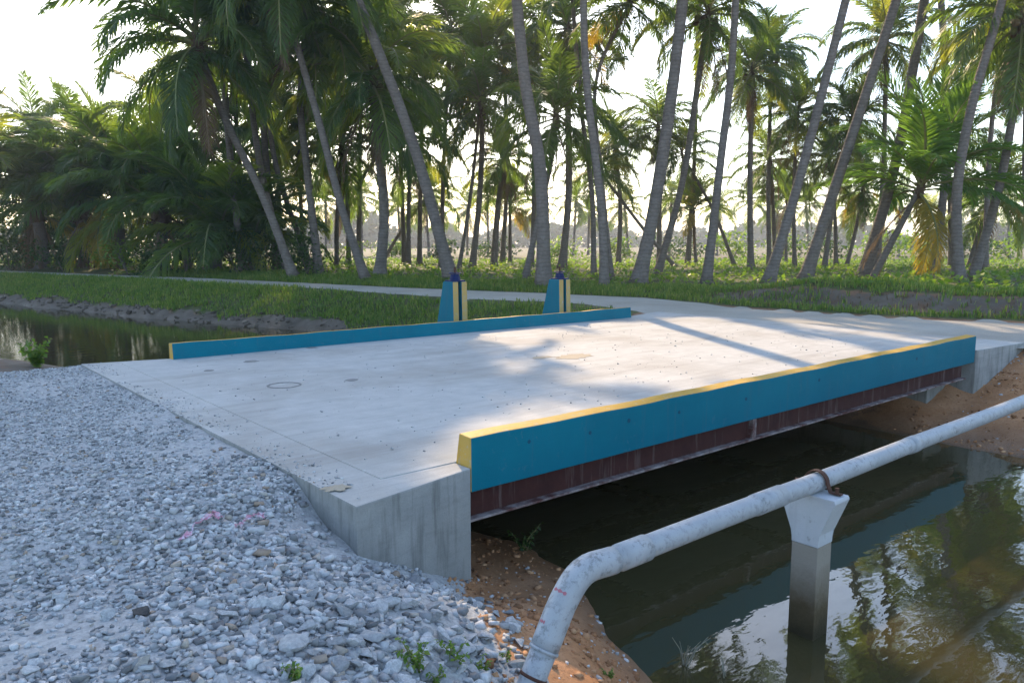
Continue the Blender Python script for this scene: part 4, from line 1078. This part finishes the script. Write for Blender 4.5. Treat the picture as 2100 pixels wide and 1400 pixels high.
# gravel on the far wing bank and stones on the red soil
def keep_soil(u, v, q):
    d = uN(v) - u
    return (d > .05) & (d < 1.3) & (v < 4.9) & (q < .25 + .5 * (d > .9))
P = scatter(2600, 1.5, 4.7, .5, 4.9, keep_soil, r); 
P2 = scatter(9000, 11.8, 16, -3, 4.5, lambda u, v, q: (u - uF(v) > .3) & (q < .1 + .5 * sm(2.6, 3.4, u - uF(v))) & (u < rN(v) + .2), r)
P = np.concatenate([P, P2]); size = .008 + .02 * r.uniform(0, 1, len(P)) ** 3
V1, T1 = stones(P, size, r)
lg2 = link(bpy.data.objects.new('loose_gravel', np_mesh('scattered_gravel', V1, T1, M['stone'])), ground); lg2['kind'] = 'stuff'; lg2['label'] = 'small stones scattered on the red soil banks'
t_ = NT('clod_mat'); g_ = t_.new('ShaderNodeNewGeometry').outputs['Random Per Island']
M['clod'] = t_.done(t_.ramp(g_, [(0, (0.19, 0.09, 0.04)), (.6, (0.38, 0.185, 0.085)), (1, (0.48, 0.28, 0.15))]), .95, t_.bump(t_.noise(t_.pos(), 50, 4), .5, .01))
P = scatter(7000, 1.5, 4.9, .5, 5.6, lambda u, v, q: (uN(v) - u > .12) & (uN(v) - u < 1.45) & (q < .2 + .7 * (fbm(u, v, 2.2, 41) > 0)), r)
P2 = scatter(14000, 11.7, 16, -3, 5.2, lambda u, v, q: (u - uF(v) > .12) & (u - uF(v) < 3.4) & (q < .15 + .6 * (fbm(u, v, 1.8, 42) > .1)), r)
P = np.concatenate([P, P2]); size = .008 + .035 * r.uniform(0, 1, len(P)) ** 4
V1, T1 = stones(P, size, r)
lg3 = link(bpy.data.objects.new('soil_clods', np_mesh('soil_clods', V1, T1, M['clod'])), ground); lg3['kind'] = 'stuff'; lg3['label'] = 'crumbs and clods of red soil on the canal banks'
t_ = NT('mud_clod_mat'); g_ = t_.new('ShaderNodeNewGeometry').outputs['Random Per Island']
M['mud_clod'] = t_.done(t_.ramp(g_, [(0, (0.05, 0.04, 0.03)), (.7, (0.13, 0.105, 0.08)), (1, (0.22, 0.19, 0.15))]), .9, t_.bump(t_.noise(t_.pos(), 20, 4), .5, .02))
P = scatter(26000, -3, 14, 12.6, 62, lambda u, v, q: (u - uF(v) > -.05) & (u - uF(v) < .8) & (q < .25 + .7 * (fbm(u, v, 1.1, 44) > 0)), r)
size = .03 + .11 * r.uniform(0, 1, len(P)) ** 3
V1, T1 = stones(P, size, r)
lg4 = link(bpy.data.objects.new('mud_clods', np_mesh('mud_clods', V1, T1, M['mud_clod'])), ground); lg4['kind'] = 'stuff'; lg4['label'] = 'lumpy dark mud along the far waterline'
# grit spilled over the slab edge and across the deck
P = np.stack([2.37 + np.abs(r.normal(0, .16, 900)), r.uniform(4.6, 12.3, 900), np.full(900, -.004)], -1)
P = P[(fbm(P[:, 0], P[:, 1], 1.3, 45) > -.1)]
P2 = np.stack([r.uniform(2.9, 13.6, 700), r.uniform(4.9, 11.8, 700), np.full(700, .003)], -1)
P = np.concatenate([P, P2]); size = .004 + .012 * r.uniform(0, 1, len(P)) ** 3
V1, T1 = stones(P, size, r)
lg5 = link(bpy.data.objects.new('grit', np_mesh('grit', V1, T1, M['stone'])), bridge); lg5['kind'] = 'stuff'; lg5.location = BO; lg5['label'] = 'grit and dust crumbs spilled on the deck'
# 300 larger single stones in front
STM = []
for s in range(10):
    rr = np.random.default_rng(100 + s)
    bm = bmesh.new(); bmesh.ops.create_icosphere(bm, subdivisions=2, radius=1.0)
    pl_ = [(Vector(rr.normal(size=3)).normalized(), rr.uniform(.32, .7)) for _ in range(8)]
    for v in bm.verts:
        for nrm, dd in pl_:
            h_ = v.co.dot(nrm)
            if h_ > dd: v.co -= nrm * (h_ - dd)
        v.co *= 1 + rr.uniform(-.04, .04)
    for v in bm.verts: v.co.x *= rr.uniform(1.25, 1.27); v.co.z *= .62
    me = bpy.data.meshes.new('stone'); bm.to_mesh(me); bm.free(); me.materials.append(M['single_stone']); STM.append(me)
rr = np.random.default_rng(33)
cnt = 0
while cnt < 285:
    x = rr.uniform(20, 1120); y = rr.uniform(1080, 1440)
    if rr.uniform() > .25 + .75 * sm(350, 800, x) * sm(1080, 1200, y): continue
    q = at(x, y, -.3)
    for _ in range(4): q = at(x, y, float(height(q[0], q[1])))
    d = float(uN(q[1])) - q[0]
    if d < 1.0 or bool(in_slab(q[0], q[1])) : continue
    if (2.38 - q[0]) < .06 and q[1] > 4.3: continue
    o = bpy.data.objects.new('stone', STM[int(rr.integers(0, 10))])
    sz = .022 + .034 * rr.uniform() ** 2.0 + (.03 * rr.uniform() ** 2 if x > 500 and y > 1200 else 0)
    o.scale = (sz, sz * rr.uniform(.75, 1.05), sz * rr.uniform(.7, 1.05)); o.rotation_euler = (rr.normal(0, .3), rr.normal(0, .3), rr.uniform(0, 6.28))
    o.location = (q[0], q[1], float(height(q[0], q[1])) + sz * .35)
    link(o, ground); cnt += 1
def rock(label, x, y, sz, mat=None, sq=.8):
    q = at(x, y, -.4)
    for _ in range(5): q = at(x, y, float(height(q[0], q[1])))
    me = STM[int(rr.integers(0, 10))].copy()
    if mat: me.materials.clear(); me.materials.append(M[mat])
    o = bpy.data.objects.new('rock', me); o.scale = (sz, sz * .85, sz * sq); o.rotation_euler = (rr.normal(0, .2), rr.normal(0, .2), rr.uniform(0, 6.28))
    o.location = (q[0], q[1], float(height(q[0], q[1])) + sz * .35)
    link(o); tag(o, label, 'rock', 'loose rocks on the near bank')
rock('black lump of rock on the grey gravel, the roundest dark one', 573, 1236, .055, 'dark_stone', 1.0)
rock('flat dark rock half buried in gravel at lower left', 285, 1262, .06, 'dark_stone', .5)
rock('largest pale grey rock on the gravel slope', 787, 1246, .085)
rock('pale wedge shaped rock near the edge of the gravel slope', 886, 1270, .07)
rock('brownish grey rock left of the largest pale rock', 705, 1286, .065)
rock('broad rock low on the gravel near the bottom weeds', 755, 1312, .07)
rock('round pale rock lying alone on the red soil by the abutment', 984, 1222, .06)
rock('pale rock low in the front next to the bottom picture edge', 750, 1345, .06)
# pebbles on the deck
for k, (x, y) in enumerate([(693, 893), (690, 968), (803, 921), (735, 1023), (1185, 690), (1250, 681), (1280, 682), (1315, 697), (1385, 710), (1132, 786), (1262, 718), (1420, 650), (1470, 665), (1660, 690), (1675, 720), (1540, 705), (1525, 712), (1385, 700), (1200, 820), (780, 905), (870, 925), (660, 845), (1040, 830), (885, 770)]):
    q = at(x, y, 0); sz = float(rr.uniform(.013, .026))
    o = bpy.data.objects.new('pebble', STM[k % 10]); o.scale = (sz, sz * .8, sz * .7); o.rotation_euler = (0, 0, rr.uniform(0, 6)); o.location = (q[0], q[1], .002 + sz * .3)
    link(o); tag(o, 'small loose stone lying on the pale bridge deck', 'pebble', 'pebbles on the bridge deck')

# striped plastic tape scraps
def tape(label, pts):
    P3 = []
    for (x, y) in pts:
        q = at(x, y, -.05)
        for _ in range(4): q = at(x, y, float(height(q[0], q[1])))
        P3.append(Vector((q[0], q[1], float(height(q[0], q[1])) + .035 + rr.uniform(-.005, .03))))
    Pp = smooth_path(P3, 30); Pp = [p + Vector((rr.uniform(-.012, .012), rr.uniform(-.012, .012), rr.uniform(-.012, .012))) for p in Pp]; Vt, Fc = [], []
    for i, p in enumerate(Pp):
        d = (Pp[min(i + 1, 30)] - Pp[max(i - 1, 0)]).normalized(); s = d.cross(Vector((0, 0, 1))).normalized()
        tw = math.sin(i * .9 + 2 * math.sin(i * .37)) * .9; w_ = .024 * (.6 + .4 * math.sin(i * .53 + 1))
        sv = (s * math.cos(tw) + Vector((0, 0, 1)) * math.sin(tw)) * w_
        Vt += [p - sv, p + sv * .2 + Vector((0, 0, .008 * math.sin(i * 1.7))), p + sv]
        if i: k = 3 * i; Fc += [(k - 3, k - 2, k + 1, k), (k - 2, k - 1, k + 2, k + 1)]
    o = mesh_obj('plastic_tape', Vt, Fc, M['tape']); md = o.modifiers.new('solid', 'SOLIDIFY'); md.thickness = .0008
    tag(o, label, 'tape', 'scraps of plastic tape')
tape('crumpled pink and white tape scrap on gravel, the larger left piece', [(372, 1118), (392, 1100), (408, 1078), (432, 1074), (452, 1078), (440, 1066), (455, 1072)])
tape('thin pink and white tape strip on gravel, the right piece', [(486, 1088), (505, 1080), (525, 1072), (548, 1066)])

# ------------------------------------------------------------------ small plants in front
def weed(label, x, y, h, n, seed, zg=None, leafy=True, mat='weed_leaf'):
    q = at(x, y, -.4)
    if zg is None:
        for _ in range(5): q = at(x, y, float(height(q[0], q[1])))
        z0 = float(height(q[0], q[1]))
    else:
        q = at(x, y, zg); z0 = zg
    r2 = np.random.default_rng(seed)
    root = empty('weed', (q[0], q[1], z0)); tag(root, label, 'weed', 'weeds on the near bank')
    cc = []
    for k in range(n):
        a = r2.uniform(0, 6.28); L = h * r2.uniform(.6, 1.1); sp = r2.uniform(.2, .75)
        pts = [Vector((r2.normal(0, .015), r2.normal(0, .015), -.02))]
        pts.append(pts[0] + Vector((math.cos(a) * sp * L * .4, math.sin(a) * sp * L * .4, L * .6))); pts.append(pts[0] + Vector((math.cos(a) * sp * L, math.sin(a) * sp * L, L)))
        Vt, Fc = tube(pts, [.004, .003, .0015], 5); mesh_obj('stem', Vt, Fc, M['twig' if not leafy else 'rachis'], root)
        if leafy:
            for s in np.linspace(.15, 1, 10):
                b = pts[0].lerp(pts[1], s * 1.6) if s < .6 else pts[1].lerp(pts[2], (s - .6) / .4)
                cc.append(b); cc.append(b)
    if leafy:
        Vq = leaf_quads(np.array([list(c_) for c_ in cc]), h * .20, r2)
        link(bpy.data.objects.new('foliage', np_mesh('foliage', Vq, np.arange(len(Vq)).reshape(-1, 4), M[mat])), root)
for k, (lb, x, y, h, n) in enumerate([('small green weed at the bottom edge left of the others', 600, 1392, .14, 6), ('leafy weed among pale stones, bottom centre', 850, 1372, .20, 7), ('leafy weed right of the bottom centre weed', 925, 1360, .18, 7),
        ('tiny weed between the leafy pair at the bottom', 890, 1398, .13, 6), ('weed nearest the foot of the pipe', 1095, 1396, .15, 8), ('weed on red soil right of the pipe foot', 1250, 1385, .11, 7), ('weed at the lower gravel edge left of the pipe foot', 985, 1380, .14, 6), ('thin weed on the gravel edge above the bottom', 1040, 1350, .10, 5)]):
    weed(lb, x, y, h * .72, n, 40 + k)
weed('small plant growing in the dark under the bridge by the abutment', 1075, 1128, .22, 5, 61, mat='shrub_leaf')
weed('dry grey twigs sticking out of the water near the bank', 1405, 1362, .26, 7, 62, zg=WATER, leafy=False)
weed('few dry stalks in the water right of the grey twigs', 1490, 1385, .15, 4, 63, zg=WATER, leafy=False)
weed('green plant on the far left of the near bank by the water', 75, 752, .55, 14, 64, mat='weed_leaf')
weed('small green plant near the far slab corner at left', 158, 748, .35, 7, 65, mat='weed_leaf')

# ------------------------------------------------------------------ haze: pale air round the whole place
HZ = 1650.0
bm = bmesh.new(); bm_box(bm, -HZ, HZ, -HZ, HZ, -4.0, 34.0)
hm = bpy.data.materials.new('haze_air'); hm.use_nodes = True; ht_ = hm.node_tree; ht_.nodes.clear()
ho = ht_.nodes.new('ShaderNodeOutputMaterial'); hv = ht_.nodes.new('ShaderNodeVolumePrincipled')
hv.inputs['Color'].default_value = (0.86, 0.92, 1.0, 1); hv.inputs['Density'].default_value = 0.0006; hv.inputs['Anisotropy'].default_value = 0.35
ht_.links.new(hv.outputs[0], ho.inputs['Volume'])
haze = bm_obj('haze', bm, hm); tag(haze, 'thin pale daylight haze in the air', 'haze', kind='stuff')
